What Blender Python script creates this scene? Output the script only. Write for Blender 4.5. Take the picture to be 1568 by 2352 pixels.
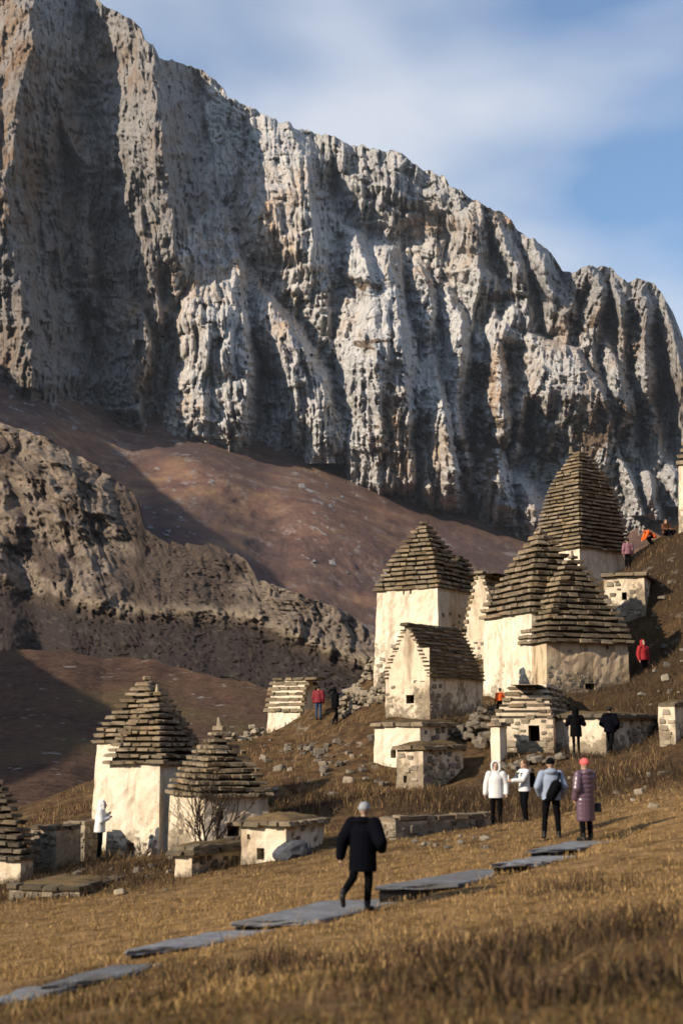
import bpy, bmesh, math, random
import numpy as np
from mathutils import Vector, Matrix
R = math.radians
rnd = random.Random(7)
for o in list(bpy.data.objects): bpy.data.objects.remove(o)
SC = bpy.context.scene
COL = SC.collection

# ------------------------------------------------------------------ camera
PITCH = R(9.1)
FPX = 3267.0            # focal length in picture units (picture height 2352)
cam = bpy.data.cameras.new('camera'); cam_o = bpy.data.objects.new('camera', cam); COL.objects.link(cam_o)
cam.sensor_fit = 'VERTICAL'; cam.sensor_height = 36.0; cam.lens = 36.0*FPX/2352.0
cam_o.location = (0, 0, 0); cam_o.rotation_euler = (R(90)+PITCH, 0, 0)
cam.clip_start = 0.2; cam.clip_end = 20000
cam.dof.use_dof = True; cam.dof.focus_distance = 900.0; cam.dof.aperture_fstop = 1.5
SC.camera = cam_o

# ------------------------------------------------------------------ light
SUN_AZ, SUN_EL = R(57), R(26)       # azimuth: to the left of the way back to the camera
S = Vector((-math.sin(SUN_AZ)*math.cos(SUN_EL), -math.cos(SUN_AZ)*math.cos(SUN_EL), math.sin(SUN_EL)))
W = bpy.data.worlds.new('World'); SC.world = W; W.use_nodes = True
nt = W.node_tree; nt.nodes.clear()
def N(t, ty, **kw):
    n = t.nodes.new(ty)
    for k, v in kw.items(): setattr(n, k, v)
    return n
sky = N(nt, 'ShaderNodeTexSky', sky_type='NISHITA'); sky.sun_disc = False
sky.sun_elevation = SUN_EL; sky.sun_rotation = math.atan2(S.x, S.y)
sky.altitude = 1200; sky.air_density = 1.5; sky.dust_density = 0.35; sky.ozone_density = 5.5
tc = N(nt, 'ShaderNodeTexCoord')
mp = N(nt, 'ShaderNodeMapping'); mp.inputs['Scale'].default_value = (1.0, 1.0, 2.0); mp.inputs['Location'].default_value = (2.53, -1.839, -1.12); mp.inputs['Rotation'].default_value = (0, 0.30, 0)
nz = N(nt, 'ShaderNodeTexNoise'); nz.inputs['Scale'].default_value = 2.6; nz.inputs['Detail'].default_value = 4; nz.inputs['Roughness'].default_value = 0.45; nz.inputs['Distortion'].default_value = 0.15
cr = N(nt, 'ShaderNodeValToRGB'); cr.color_ramp.elements[0].position = 0.46; cr.color_ramp.elements[1].position = 0.645
cr.color_ramp.elements[0].color = (.11, .11, .11, 1); cr.color_ramp.elements[1].color = (1, 1, 1, 1)
mx = N(nt, 'ShaderNodeMix', data_type='RGBA')
bg = N(nt, 'ShaderNodeBackground'); bg.inputs['Strength'].default_value = 0.105
wo = N(nt, 'ShaderNodeOutputWorld')
L = nt.links.new
L(tc.outputs['Generated'], mp.inputs[0]); L(mp.outputs[0], nz.inputs['Vector']); L(nz.outputs['Fac'], cr.inputs[0])
mulc = N(nt, 'ShaderNodeMath', operation='MULTIPLY'); mulc.inputs[1].default_value = 0.88
L(cr.outputs[0], mulc.inputs[0]); L(mulc.outputs[0], mx.inputs['Factor']); tint = N(nt, 'ShaderNodeMix', data_type='RGBA', blend_type='MULTIPLY'); tint.inputs['Factor'].default_value = 1.0; tint.inputs[7].default_value = (.92, 1.05, 1.12, 1)
L(sky.outputs[0], tint.inputs[6]); L(tint.outputs[2], mx.inputs[6]); mx.inputs[7].default_value = (5.7, 6.0, 6.6, 1)
L(mx.outputs[2], bg.inputs['Color']); L(bg.outputs[0], wo.inputs[0])
sl = bpy.data.lights.new('sun', 'SUN'); sl.energy = 5.0; sl.angle = R(0.5); sl.color = (1.0, 0.865, 0.69)
so = bpy.data.objects.new('sun', sl); COL.objects.link(so); so.rotation_euler = (-S).to_track_quat('-Z', 'Y').to_euler()
so.location = (-60, -40, 60)
SC.view_settings.view_transform = 'Standard'; SC.view_settings.look = 'None'; SC.view_settings.gamma = 1.0
SC.view_settings.use_curve_mapping = False; SC.view_settings.exposure = 0.34
SC.render.engine = 'CYCLES'
SC.cycles.use_denoising = True
SC.cycles.max_bounces = 4; SC.cycles.diffuse_bounces = 1; SC.cycles.glossy_bounces = 2; SC.cycles.transparent_max_bounces = 4

# ------------------------------------------------------------------ helpers
CP, SP = math.cos(PITCH), math.sin(PITCH)
def pt(u, v, y):
    """the place seen at photograph position (u, v), y metres in front of the camera"""
    a, b = (u-784)/FPX, -(v-1176)/FPX
    dx, dy, dz = a, CP - b*SP, SP + b*CP
    return Vector((dx/dy*y, y, dz/dy*y))
def ptz(u, v, z):
    a, b = (u-784)/FPX, -(v-1176)/FPX
    dx, dy, dz = a, CP - b*SP, SP + b*CP
    k = z/dz
    return Vector((dx*k, dy*k, z))
def proj(p):
    d = p.y*CP + p.z*SP; h = -p.y*SP + p.z*CP
    return 784+FPX*p.x/d, 1176-FPX*h/d
def hash2(ix, iy, seed):
    h = (ix*374761393 + iy*668265263 + seed*974634777) & 0xFFFFFFFF
    h = ((h ^ (h >> 13))*1274126177) & 0xFFFFFFFF
    h = ((h ^ (h >> 16))*2246822519) & 0xFFFFFFFF
    return ((h ^ (h >> 15)) & 0xFFFFFF)/float(0xFFFFFF)
def vn(x, y, seed=0):
    x = np.asarray(x, dtype=np.float64); y = np.asarray(y, dtype=np.float64)
    ix = np.floor(x).astype(np.int64); iy = np.floor(y).astype(np.int64)
    fx = x-ix; fy = y-iy
    fx = fx*fx*fx*(fx*(fx*6-15)+10); fy = fy*fy*fy*(fy*(fy*6-15)+10)
    a = hash2(ix, iy, seed); b = hash2(ix+1, iy, seed); c = hash2(ix, iy+1, seed); d = hash2(ix+1, iy+1, seed)
    return (a*(1-fx)+b*fx)*(1-fy)+(c*(1-fx)+d*fx)*fy
def fbm(x, y, octv=4, seed=0, gain=0.5, lac=2.03):
    s = 0; a = 1; t = 0
    for i in range(octv):
        s = s+a*(vn(x, y, seed+i*17)*2-1); t += a; a *= gain; x = x*lac+13.7; y = y*lac+7.3
    return s/t
def ridged(x, y, octv=4, seed=0, gain=0.5, lac=2.1):
    s = 0; a = 1; t = 0
    for i in range(octv):
        s = s+a*(1-np.abs(vn(x, y, seed+i*31)*2-1)); t += a; a *= gain; x = x*lac+3.1; y = y*lac+9.2
    return s/t
def angular(x, y, seed, left=1.0, right=3.0, up=0.5, down=.4, jit=0.9):
    """piecewise flat rock facets: the highest of many leaning wedges, one to a unit cell; about 0..1"""
    x = np.asarray(x, float); y = np.asarray(y, float)
    ix = np.floor(x).astype(np.int64); iy = np.floor(y).astype(np.int64)
    best = np.full(x.shape, -9.0)
    for oy in (-1, 0, 1):
        for ox in (-2, -1, 0, 1, 2):
            cx, cy = ix+ox, iy+oy
            px = cx+.5+(hash2(cx, cy, seed)-.5)*jit; py = cy+.5+(hash2(cx, cy, seed+5)-.5)*jit
            a = .35+.65*hash2(cx, cy, seed+9); lean = (hash2(cx, cy, seed+13)-.35)*.5
            dy = y-py; dx = x-px-lean*dy
            l = left*(.6+.8*hash2(cx, cy, seed+17)); r = right*(.6+.8*hash2(cx, cy, seed+21))
            h = a-np.where(dx < 0, -dx*l, dx*r)-np.where(dy < 0, -dy*up, dy*down)
            best = np.maximum(best, h)
    return best
def blocks(x, y, seed, wob=.35):
    """fractured rock: every joint-bounded block stands a little further out or in than its neighbours; 0..1"""
    x = x+fbm(x*.35, y*.35, 2, seed+40)*wob*2
    ix = np.floor(x).astype(np.int64)
    yy = y+hash2(ix, ix*0+7, seed)*5+fbm(x*.6, y*.4, 2, seed+41)*wob
    iy = np.floor(yy).astype(np.int64)
    tilt = (hash2(ix, iy, seed+3)-.3)*.7*(x-ix) - (hash2(ix, iy, seed+4)-.3)*.4*(yy-iy)
    return hash2(ix, iy, seed+1)+tilt
def sstep(a, b, x):
    t = np.clip((x-a)/(b-a), 0, 1); return t*t*(3-2*t)
def ip(x, pts):
    return np.interp(x, [p[0] for p in pts], [p[1] for p in pts])

def new_mesh(name, verts, faces, mat=None, smooth=False, col=None):
    me = bpy.data.meshes.new(name)
    verts = np.asarray(verts, dtype=np.float32)
    if isinstance(faces, np.ndarray):
        nf, k = faces.shape
        me.vertices.add(len(verts)); me.vertices.foreach_set('co', verts.ravel())
        me.loops.add(nf*k); me.loops.foreach_set('vertex_index', faces.astype(np.int32).ravel())
        me.polygons.add(nf); me.polygons.foreach_set('loop_start', np.arange(0, nf*k, k, dtype=np.int32))
        me.polygons.foreach_set('loop_total', np.full(nf, k, dtype=np.int32))
        me.update(calc_edges=True)
    else:
        me.from_pydata([tuple(map(float, v)) for v in verts], [], faces); me.update()
    if smooth: me.polygons.foreach_set('use_smooth', np.ones(len(me.polygons), dtype=bool))
    if col is not None and col.shape[1] == 5:
        a2 = me.attributes.new('dark', 'FLOAT', 'POINT'); a2.data.foreach_set('value', np.ascontiguousarray(col[:, 4], dtype=np.float32)); col = col[:, :4]
    if col is not None:
        at = me.color_attributes.new('tone', 'FLOAT_COLOR', 'POINT')
        c4 = np.ones((len(verts), 4), dtype=np.float32); c4[:, :col.shape[1]] = col
        at.data.foreach_set('color', c4.ravel())
    if mat: me.materials.append(mat)
    return me
def link(name, me, parent=None, loc=None, **props):
    o = bpy.data.objects.new(name, me); COL.objects.link(o)
    if parent: o.parent = parent
    if loc is not None: o.location = loc
    for k, v in props.items(): o[k] = v
    return o
def thing(name, label, cat, loc=(0, 0, 0), rz=0, group=None):
    o = bpy.data.objects.new(name, None); COL.objects.link(o); o.empty_display_size = 0.3
    o.location = loc; o.rotation_euler = (0, 0, rz); o['label'] = label; o['category'] = cat
    if group: o['group'] = group
    return o
def grid_faces(nr, nc):
    i = np.arange(nr-1)[:, None]*nc + np.arange(nc-1)[None, :]
    return np.stack([i, i+nc, i+nc+1, i+1], -1).reshape(-1, 4)

# ------------------------------------------------------------------ materials
class M:
    """small node-material builder"""
    def __init__(s, name, rough=0.9, spec=0.15):
        s.m = bpy.data.materials.new(name); s.m.use_nodes = True; s.t = s.m.node_tree
        s.b = s.t.nodes['Principled BSDF']; s.b.inputs['Roughness'].default_value = rough
        s.b.inputs['Specular IOR Level'].default_value = spec
        s.geo = None; s.tcn = None
    def n(s, ty, **kw): return N(s.t, ty, **kw)
    def l(s, a, b): s.t.links.new(a, b)
    def pos(s):
        if not s.geo: s.geo = s.n('ShaderNodeNewGeometry')
        return s.geo.outputs['Position']
    def objco(s):
        if not s.tcn: s.tcn = s.n('ShaderNodeTexCoord')
        return s.tcn.outputs['Object']
    def noise(s, scale, detail=4, rough=0.55, vec=None, sc=(1, 1, 1), dist=0.0, loc=(0, 0, 0), rot=(0, 0, 0)):
        mpn = s.n('ShaderNodeMapping'); mpn.inputs['Scale'].default_value = sc; mpn.inputs['Location'].default_value = loc; mpn.inputs['Rotation'].default_value = rot
        s.l(vec if vec is not None else s.pos(), mpn.inputs[0])
        q = s.n('ShaderNodeTexNoise'); q.inputs['Scale'].default_value = scale; q.inputs['Detail'].default_value = detail
        q.inputs['Roughness'].default_value = rough; q.inputs['Distortion'].default_value = dist
        s.l(mpn.outputs[0], q.inputs['Vector']); return q.outputs['Fac']
    def voro(s, scale, vec=None, feature='F1', sc=(1, 1, 1), out='Distance'):
        mpn = s.n('ShaderNodeMapping'); mpn.inputs['Scale'].default_value = sc
        s.l(vec if vec is not None else s.pos(), mpn.inputs[0])
        q = s.n('ShaderNodeTexVoronoi', feature=feature); q.inputs['Scale'].default_value = scale
        s.l(mpn.outputs[0], q.inputs['Vector']); return q.outputs[out]
    def ramp(s, fac, stops):
        c = s.n('ShaderNodeValToRGB'); e = c.color_ramp.elements
        while len(e) < len(stops): e.new(0.5)
        for q, (p, cc) in zip(e, stops):
            q.position = p; q.color = (*cc, 1) if isinstance(cc, tuple) else (cc, cc, cc, 1)
        s.l(fac, c.inputs[0]); return c.outputs[0]
    def mix(s, fac, a, b, blend='MIX'):
        q = s.n('ShaderNodeMix', data_type='RGBA', blend_type=blend)
        for soc, val in ((q.inputs['Factor'], fac), (q.inputs[6], a), (q.inputs[7], b)):
            if isinstance(val, (int, float)): soc.default_value = val
            elif isinstance(val, tuple): soc.default_value = (*val, 1)
            else: s.l(val, soc)
        return q.outputs[2]
    def math(s, op, a, b=None):
        q = s.n('ShaderNodeMath', operation=op)
        for i, val in enumerate((a, b)):
            if val is None: continue
            if isinstance(val, (int, float)): q.inputs[i].default_value = val
            else: s.l(val, q.inputs[i])
        return q.outputs[0]
    def attr(s, name='tone', out='Color'):
        a = s.n('ShaderNodeAttribute'); a.attribute_name = name; return a.outputs[out]
    def sep(s, c):
        q = s.n('ShaderNodeSeparateColor'); s.l(c, q.inputs[0]); return q.outputs
    def rand(s):
        return s.n('ShaderNodeObjectInfo').outputs['Random']
    def bump(s, h, strength=0.5, dist=0.05):
        q = s.n('ShaderNodeBump'); q.inputs['Strength'].default_value = strength; q.inputs['Distance'].default_value = dist
        s.l(h, q.inputs['Height']); s.l(q.outputs[0], s.b.inputs['Normal'])
    def col(s, c):
        if isinstance(c, tuple): s.b.inputs['Base Color'].default_value = (*c, 1)
        else: s.l(c, s.b.inputs['Base Color'])
        return s.m
# ================================================================== mountain
SKY = [(-260,-420),(0,-200),(150,-70),(225,0),(240,15),(300,45),(325,65),(335,95),(352,105),(366,135),(385,138),(410,143),(440,150),(465,160),(490,185),(520,215),(550,243),(590,255),(640,278),(665,283),(700,305),(745,310),(775,318),(800,335),(860,342),(900,345),(930,365),(950,378),(1000,400),(1050,435),(1085,460),(1120,480),(1150,490),(1190,530),(1215,548),(1240,555),(1265,580),(1290,620),(1310,632),(1325,620),(1350,610),(1385,610),(1410,625),(1440,650),(1465,642),(1495,652),(1525,685),(1545,720),(1560,760),(1568,785),(1620,900),(1800,1080)]
BASE = [(-260,760),(0,868),(100,905),(180,935),(250,965),(330,985),(400,990),(470,1005),(540,1020),(600,1040),(640,1050),(680,1040),(720,1050),(790,1095),(860,1120),(930,1150),(1000,1178),(1050,1178),(1110,1198),(1200,1225),(1300,1250),(1400,1230),(1480,1210),(1568,1190),(1800,1190)]
# buttress crests: (crest points (u, v, metres out), reach to the left, reach to the right, shape power)
CREST = [
 ([(235,-100,120),(300,30,120),(362,135,125),(368,250,125),(374,340,110),(392,430,90),(402,520,60),(395,600,0)], 170, 108, 1.4),
 ([(60,-200,150),(70,100,150),(34,260,140),(14,420,130),(34,600,120),(62,780,70),(80,860,0)], 240, 190, 1.1),
 ([(150,-100,60),(120,60,60),(118,180,60),(150,300,40),(200,380,0)], 60, 70, 1.3),
 ([(645,268,60),(672,300,65),(700,360,70),(712,420,70),(716,488,60),(726,570,30)], 190, 75, 5.0),
 ([(600,300,0),(612,350,18),(618,420,14),(620,440,0)], 40, 22, 1.2),
 ([(493,465,30),(520,500,60),(538,560,70),(548,640,75),(556,740,75),(566,830,70),(560,920,60),(548,1000,45),(540,1040,30)], 195, 40, 4.6),
 ([(536,500,0),(575,580,45),(600,660,55),(650,730,60),(690,800,60),(735,870,55),(760,950,50),(790,1060,35)], 120, 45, 2.6),
 ([(170,400,20),(200,430,60),(208,520,60),(216,600,55),(220,680,0)], 85, 26, 2.2),
 ([(300,420,30),(340,440,60),(350,520,65),(366,620,60),(378,680,30),(382,720,0)], 130, 40, 2.2),
 ([(270,520,0),(300,560,30),(312,640,50),(328,720,70),(336,800,70),(330,860,50),(322,905,10)], 120, 34, 2.4),
 ([(200,830,0),(208,880,25),(214,930,10)], 30, 20, 1.5),
 ([(757,500,20),(822,540,70),(836,600,75),(850,640,75),(862,650,70)], 75, 40, 3.0),
 ([(880,562,50),(893,572,75),(900,640,80),(912,700,85),(922,780,88),(932,860,80),(937,940,70),(930,1020,60),(945,1110,40),(945,1150,10)], 165, 45, 4.2),
 ([(745,560,10),(752,600,45),(756,660,45),(748,690,0)], 55, 24, 2.0),
 ([(960,605,30),(976,640,55),(984,690,45),(990,700,0)], 60, 32, 2.2),
 ([(1010,640,0),(1035,680,45),(1055,740,50),(1062,800,30),(1060,830,0)], 60, 34, 1.8),
 ([(978,765,10),(990,800,50),(1002,860,65),(1018,930,70),(1030,1000,70),(1046,1080,60),(1050,1160,30),(1050,1185,0)], 90, 30, 2.0),
 ([(960,900,0),(966,960,30),(980,1040,40),(985,1120,40),(992,1165,10)], 45, 18, 1.8),
 ([(1036,890,5),(1052,930,45),(1064,1000,55),(1076,1080,50),(1082,1130,20)], 34, 26, 1.8),
 ([(905,830,0),(892,900,40),(905,960,45),(912,1030,30),(915,1090,0)], 60, 20, 1.8),
 ([(1130,775,20),(1142,810,55),(1154,860,60),(1150,930,60),(1160,1000,50),(1165,1050,0)], 46, 30, 1.8),
 ([(1195,855,10),(1200,900,45),(1190,960,45),(1186,1040,30),(1180,1080,0)], 30, 24, 1.8),
 ([(1140,1010,20),(1152,1040,50),(1160,1100,50),(1168,1160,35),(1175,1205,10)], 80, 36, 1.8),
 ([(1185,1060,0),(1200,1110,40),(1222,1170,45),(1240,1225,20)], 45, 40, 1.6),
 ([(1085,480,30),(1094,560,45),(1098,620,40),(1120,660,0)], 70, 45, 1.6),
 ([(1135,490,30),(1160,560,45),(1185,610,40),(1200,650,0)], 40, 40, 1.6),
 ([(1222,548,35),(1245,600,50),(1262,650,50),(1290,700,40),(1300,745,0)], 55, 40, 1.7),
 ([(1130,690,0),(1150,730,30),(1200,760,50),(1318,800,65),(1345,850,65),(1372,900,60),(1395,930,40),(1400,960,0)], 200, 46, 3.0),
 ([(1110,640,10),(1128,670,40),(1140,720,30),(1140,780,0)], 60, 24, 1.8),
 ([(1185,610,20),(1195,650,45),(1205,690,40),(1210,730,0)], 60, 30, 2.0),
 ([(1362,625,30),(1382,660,55),(1366,740,45),(1360,800,0)], 50, 34, 1.7),
 ([(1410,640,30),(1428,700,45),(1432,760,30),(1430,800,0)], 30, 26, 1.7),
 ([(1470,660,40),(1480,740,60),(1476,800,55),(1490,880,20)], 40, 36, 1.7),
 ([(1520,690,40),(1545,780,60),(1566,860,50),(1580,930,20)], 40, 40, 1.7),
 ([(1375,765,20),(1392,790,55),(1420,850,60),(1432,900,40),(1440,940,0)], 60, 36, 1.8),
 ([(1430,830,10),(1480,880,50),(1498,930,45),(1510,970,0)], 50, 30, 1.8),
 ([(1405,1005,20),(1420,1050,45),(1450,1120,45),(1470,1180,40)], 26, 20, 1.6),
 ([(1470,1060,20),(1488,1100,50),(1500,1150,50),(1510,1190,30)], 34, 22, 1.6),
 ([(1520,1040,10),(1545,1090,40),(1556,1160,30)], 34, 30, 1.6),
 ([(655,740,0),(668,800,30),(676,870,36),(668,960,30),(655,1040,10)], 60, 22, 2.0),
 ([(440,620,0),(455,700,18),(470,800,18),(474,900,14),(470,960,0)], 40, 22, 1.6),
]
HOLLOW = [(425,340,42,190,45),(95,480,80,230,80),(395,700,26,150,50),(212,740,14,150,40),(640,610,46,34,45),(745,450,36,56,60),(815,760,24,150,45),(1090,960,36,140,60),(1270,1015,110,70,45),(1440,1010,90,80,40),
          (1000,735,50,24,40),(935,660,16,80,30),(590,620,22,60,30),(730,830,26,80,35),(1210,760,60,22,25),(1330,800,40,40,25),(1290,660,14,60,35),(1395,680,10,60,25),(1455,690,12,70,30),(1110,760,26,50,45),(1520,960,50,90,40)]
def crest_relief(U, V):
    H = np.zeros_like(U)
    w1 = fbm(U/38, V/90, 3, 51)*9 + fbm(U/7, V/10, 2, 57)*4
    for pts, wl, wr, k in CREST:
        if pts[-1][1] < 990:
            pm = max(p[2] for p in pts); kx = [i for i, p in enumerate(pts) if p[2] == pm][0]
            pts = [p if i <= kx else (p[0], p[1], pm*(1-.35*(i-kx)/(len(pts)-kx))) for i, p in enumerate(pts)]
            l = pts[-1]; pts = pts+[(l[0]+14, l[1]+90+2.4*l[2], 0)]
        vs = [p[1] for p in pts]; us = [p[0] for p in pts]; ps = [p[2] for p in pts]
        v0, v1 = vs[0], vs[-1]
        u0, u1 = min(us)-wl-30, max(us)+wr+30
        m = (V > v0-14) & (V < v1+5) & (U > u0) & (U < u1)
        if not m.any(): continue
        Um, Vm = U[m], V[m]
        uc = np.interp(Vm, vs, us); P = np.interp(Vm, vs, ps)*sstep(v0-14, v0+2, Vm + 0.7*w1[m])
        d = Um - uc + w1[m]
        # a buttress starts as a point leaning on the wall and widens downwards
        top = np.clip((Vm-v0)/(0.45*(v1-v0)+1), 0, 1)
        wle = wl*(0.30+0.70*np.sqrt(top)); P = P*(.30+.70*top)
        h = np.where(d < 0, P*(1-np.clip(-d/wle, 0, 1)**min(k, 5)), P*(1-np.clip(d/(wr*(.45+.55*top)), 0, 1)))
        H[m] = np.maximum(H[m], h)
    return H
def build_mountain():
    NU, NV = 810, 660
    us = np.linspace(-200, 1740, NU); tv = np.linspace(0, 1, NV)
    sk = ip(us, SKY)
    sk = sk + fbm(us/17, us*0+3, 3, 5)*9*sstep(225, 420, us) - ridged(us/24, us*0+.7, 2, 8)*7 + 3
    VB = 1560.0
    U = np.repeat(us[None, :], NV, 0)
    V = sk[None, :] + (VB-sk[None, :])*(tv+0.10*np.sin(np.pi*tv))[:, None]
    b0 = ip(us, BASE); kk = np.exp(-(np.arange(-60, 61)/26)**2); b0 = np.convolve(np.pad(b0, 60, 'edge'), kk/kk.sum(), 'valid')
    b = ip(us, BASE) + fbm(us/34, us*0, 3, 91)*16 + (ridged(us/17, us*0, 2, 92)-.6)*22
    Bv = np.repeat(b[None, :], NV, 0); Sv = np.repeat(sk[None, :], NV, 0)
    rel = V - Sv
    t = np.clip((Bv-V)/(Bv-Sv), -.3, 1)                  # 0 foot of the cliff, 1 rim
    Db = ip(us, [(-260,1760),(0,1740),(400,1720),(800,1690),(1200,1660),(1568,1650),(1800,1650)])[None, :]
    Dt = ip(us, [(-260,2060),(0,2050),(400,2010),(700,1950),(1000,1900),(1300,1840),(1568,1800),(1800,1780)])[None, :]
    Dc = Db + (Dt-Db)*t
    H = crest_relief(U, V)
    # large warped folds, upright flutes, ledges
    wu = U + fbm(U/110, V/190, 3, 21)*30 + 0.16*(V-700)*sstep(600, 1300, U)
    wu = wu + fbm(U/30, V/110, 3, 23)*3
    def saw(x, drop=0.16):
        f = x-np.floor(x); i = np.floor(x).astype(np.int64)
        amp = 0.35+0.65*hash2(i, i*0+3, 77)
        return np.where(f < 1-drop, f/(1-drop), (1-f)/drop)*amp
    m1 = np.clip(fbm(U/150, V/220, 3, 36)*1.5+0.75, 0.15, 1.2); m2 = np.clip(fbm(U/70, V/110, 3, 37)*1.8+0.7, 0.15, 1.2)
    wv = V + 0.12*(U-700) + fbm(U/60, V/60, 2, 38)*16
    facets = angular(wu/92, wv/210, 301)*26*m1 + angular(wu/40+3.3, wv/96, 311)*20*m2 + angular(wu/17+1.7, wv/40, 321)*12*m2 + angular(wu/8+.7, wv/24, 331, 1.0, 2.0)*4.0
    facets += blocks(wu/30, wv/52, 351)*13*m1 + blocks(wu/12, wv/24, 353)*9 + blocks(wu/5.5, wv/13, 355)*5.0
    fine = fbm(wu/3.6, V/10, 2, 81, 0.6)*1.6
    slant = V - 0.50*(U-784)*sstep(650, 1000, U) + fbm(U/70, V/70, 3, 15)*30
    st1 = slant/44+fbm(U/160, V/120, 3, 69)*0.9
    strata = (1-saw(st1, 0.2))*11*np.clip(fbm(U/110, V/80, 3, 66)*2.0+0.35, 0, 1)
    strata += (1-saw(slant/14+fbm(U/60, V/40, 2, 68)*1.2, 0.3))*4.2*np.clip(fbm(U/70, V/60, 3, 67)*2.2+0.25, 0, 1)
    # upright rim band below the skyline on the right half
    band = ip(us, [(-260,0),(640,60),(720,160),(850,200),(1000,170),(1150,150),(1300,130),(1568,200),(1800,200)])[None, :]
    rim = sstep(0, 1, (band + fbm(U/40, V/50, 3, 29)*34 - rel)/120)*sstep(690, 760, U)*46
    calm = 1-0.55*sstep(.1, .5, fbm(U/110, V/150, 3, 17))
    cliff = H*2.5 + facets + fine + strata*1.25 + rim
    w2 = fbm(U/40, V/60, 3, 53)*22
    # hollows between the buttresses
    hollow = sstep(0, 30, 30-H)*fbm(U/60, V/160, 4, 19)*8
    for hu, hv, su, sv, dep in HOLLOW:
        hollow = hollow - .8*dep*np.exp(-((U-hu+w2)/su)**2-((V-hv)/max(sv, 95))**2)
    cliff = cliff + hollow
    k = sstep(-6, 26, Bv - V)                          # 1 on the cliff, 0 on the grass below
    # grass slope below
    s = math.tan(R(27.5))
    def tane(v):
        bb = -(v-1176)/FPX; return (SP+bb*CP)/(CP-bb*SP)
    zb = Db*tane(b0[None, :])
    Ds = (Db*s - zb)/(s - tane(V))
    Xs, Ys = ray(U, V, np.clip(Ds, 500, 3000))[:2]
    gul = fbm(Xs/170+.3*Ys/170, Ys/260, 4, 101)*30 + fbm(Xs/34, Ys/60, 4, 103)*6 + fbm(Xs/11, Ys/18, 3, 105)*2.2
    sp = ip(V, [(1000, 330), (1100, 560), (1200, 760), (1345, 1000)])
    gul += 46*np.exp(-((U-sp)/130)**2)*sstep(0, 60, V-b0[None, :])
    rn = fbm(Xs/9, Ys/13, 3, 107)
    rocks = np.clip(rn-0.43+0.26*np.exp(-((U-610)/90)**2-((V-1120)/60)**2)+0.2*np.exp(-((U-360)/30)**2-((V-1030)/26)**2), 0, 1)*16
    rocks = rocks*sstep(0, 25, V-b0[None, :])*np.clip(fbm(Xs/90, Ys/160, 3, 109)*2.2+.45, 0, 1)
    iB = np.argmin(np.abs(V-Bv), axis=0)
    c0 = cliff[iB, np.arange(NU)]
    kb_ = np.exp(-(np.arange(-120, 121)/45)**2); cb = np.convolve(np.pad(c0, 120, 'edge'), kb_/kb_.sum(), 'valid')[None, :]
    Dcl = Dc - cliff
    Ds = np.where(V < Bv-190, 9e3, Ds)
    Dsl = Ds - cb - gul*sstep(-40, 90, V-b0[None, :]) - rocks
    D = np.minimum(Dcl, Dsl)
    k = sstep(4, -4, Dcl-Dsl)
    rocks = rocks*(1-k)
    X, Y, Z = ray(U, V, D)
    # colours: r stone warmth, g plants, b rock on the grass slope
    gdz = np.gradient(D, axis=0)                       # strongly falling back = ledge
    ledge = sstep(3.0, 9.0, -np.gradient(D, axis=0)*1.0)*0
    warm = np.clip(fbm(U/130, V/150, 4, 201)*1.7+0.12 + 0.75*np.exp(-((U-640)/40)**2-((V-1030)/22)**2)
                   + 0.8*np.exp(-((U-230)/120)**2-((V-390)/110)**2)*sstep(-.2, .3, fbm(U/40, V/40, 3, 203)) + 0.9*np.exp(-((U-1010)/70)**2-((V-520)/24)**2)
                   + 0.7*np.exp(-((U-900)/25)**2-((V-940)/90)**2)+0.7*np.exp(-((U-1150)/40)**2-((V-900)/110)**2)+0.7*np.exp(-((U-290)/50)**2-((V-720)/110)**2)
                   + 0.35*sstep(520, 100, U)+0.8*np.exp(-((U-1500)/40)**2-((V-1160)/60)**2), 0, 1)
    plants = np.clip(1-k + 0.0, 0, 1)
    gz = lambda a, b_, c, d_: np.exp(-((U-a)/c)**2-((V-b_)/d_)**2)
    scrub = np.clip(1.1*gz(840,655,80,16)+.9*gz(860,790,70,10)+1.0*gz(1110,855,34,22)+.9*gz(1340,745,40,24)+.8*gz(1160,680,60,12)+.9*gz(1270,1010,170,70)+.8*gz(880,1030,40,50)
                    + .7*gz(1430,960,90,50)+.8*gz(1050,960,60,90)*sstep(1060,1090,U)+.6*gz(1100,1060,50,60)+.5*gz(700,700,60,30)
                    - .42 + 1.1*fbm(U/17, V/11, 4, 207), 0, 1)*k
    col = np.stack([warm, plants, np.clip(rocks/2.5, 0, 1)], -1)
    # sheet behind the rim, so the mountain has a back
    backs = []
    for dd, dz in ((60, -30), (400, -260), (1400, -1100)):
        backs.append(np.stack([X[0]*(1+dd/Y[0]), Y[0]+dd, Z[0]+dz], -1))
    P = np.concatenate([np.stack(backs[::-1]), np.stack([X, Y, Z], -1)], 0)
    Cc = np.concatenate([np.repeat(col[:1], 3, 0), col], 0)
    scr = np.concatenate([np.repeat(scrub[:1], 3, 0), scrub], 0)
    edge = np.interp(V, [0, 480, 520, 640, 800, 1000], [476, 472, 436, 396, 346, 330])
    dark = np.clip(sstep(8, -8, U-edge+fbm(U/30, V/60, 3, 221)*16)*.85 + .9*np.exp(-((U-60)/130)**2-((V-560)/300)**2) + .34*sstep(1.15, .75, rel/(band+1))*sstep(560, 760, U) + .30*sstep(1180, 1300, U+fbm(U/50, V/50, 3, 223)*60), 0, 1)*k  # darker left rock, stretched across the gully so its colour deepens the shade
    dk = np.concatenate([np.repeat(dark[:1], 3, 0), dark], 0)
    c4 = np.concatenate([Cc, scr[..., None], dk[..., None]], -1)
    return new_mesh('mountain', P.reshape(-1, 3), grid_faces(NV+3, NU), mountain_mat(), False, c4.reshape(-1, 5))
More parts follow.
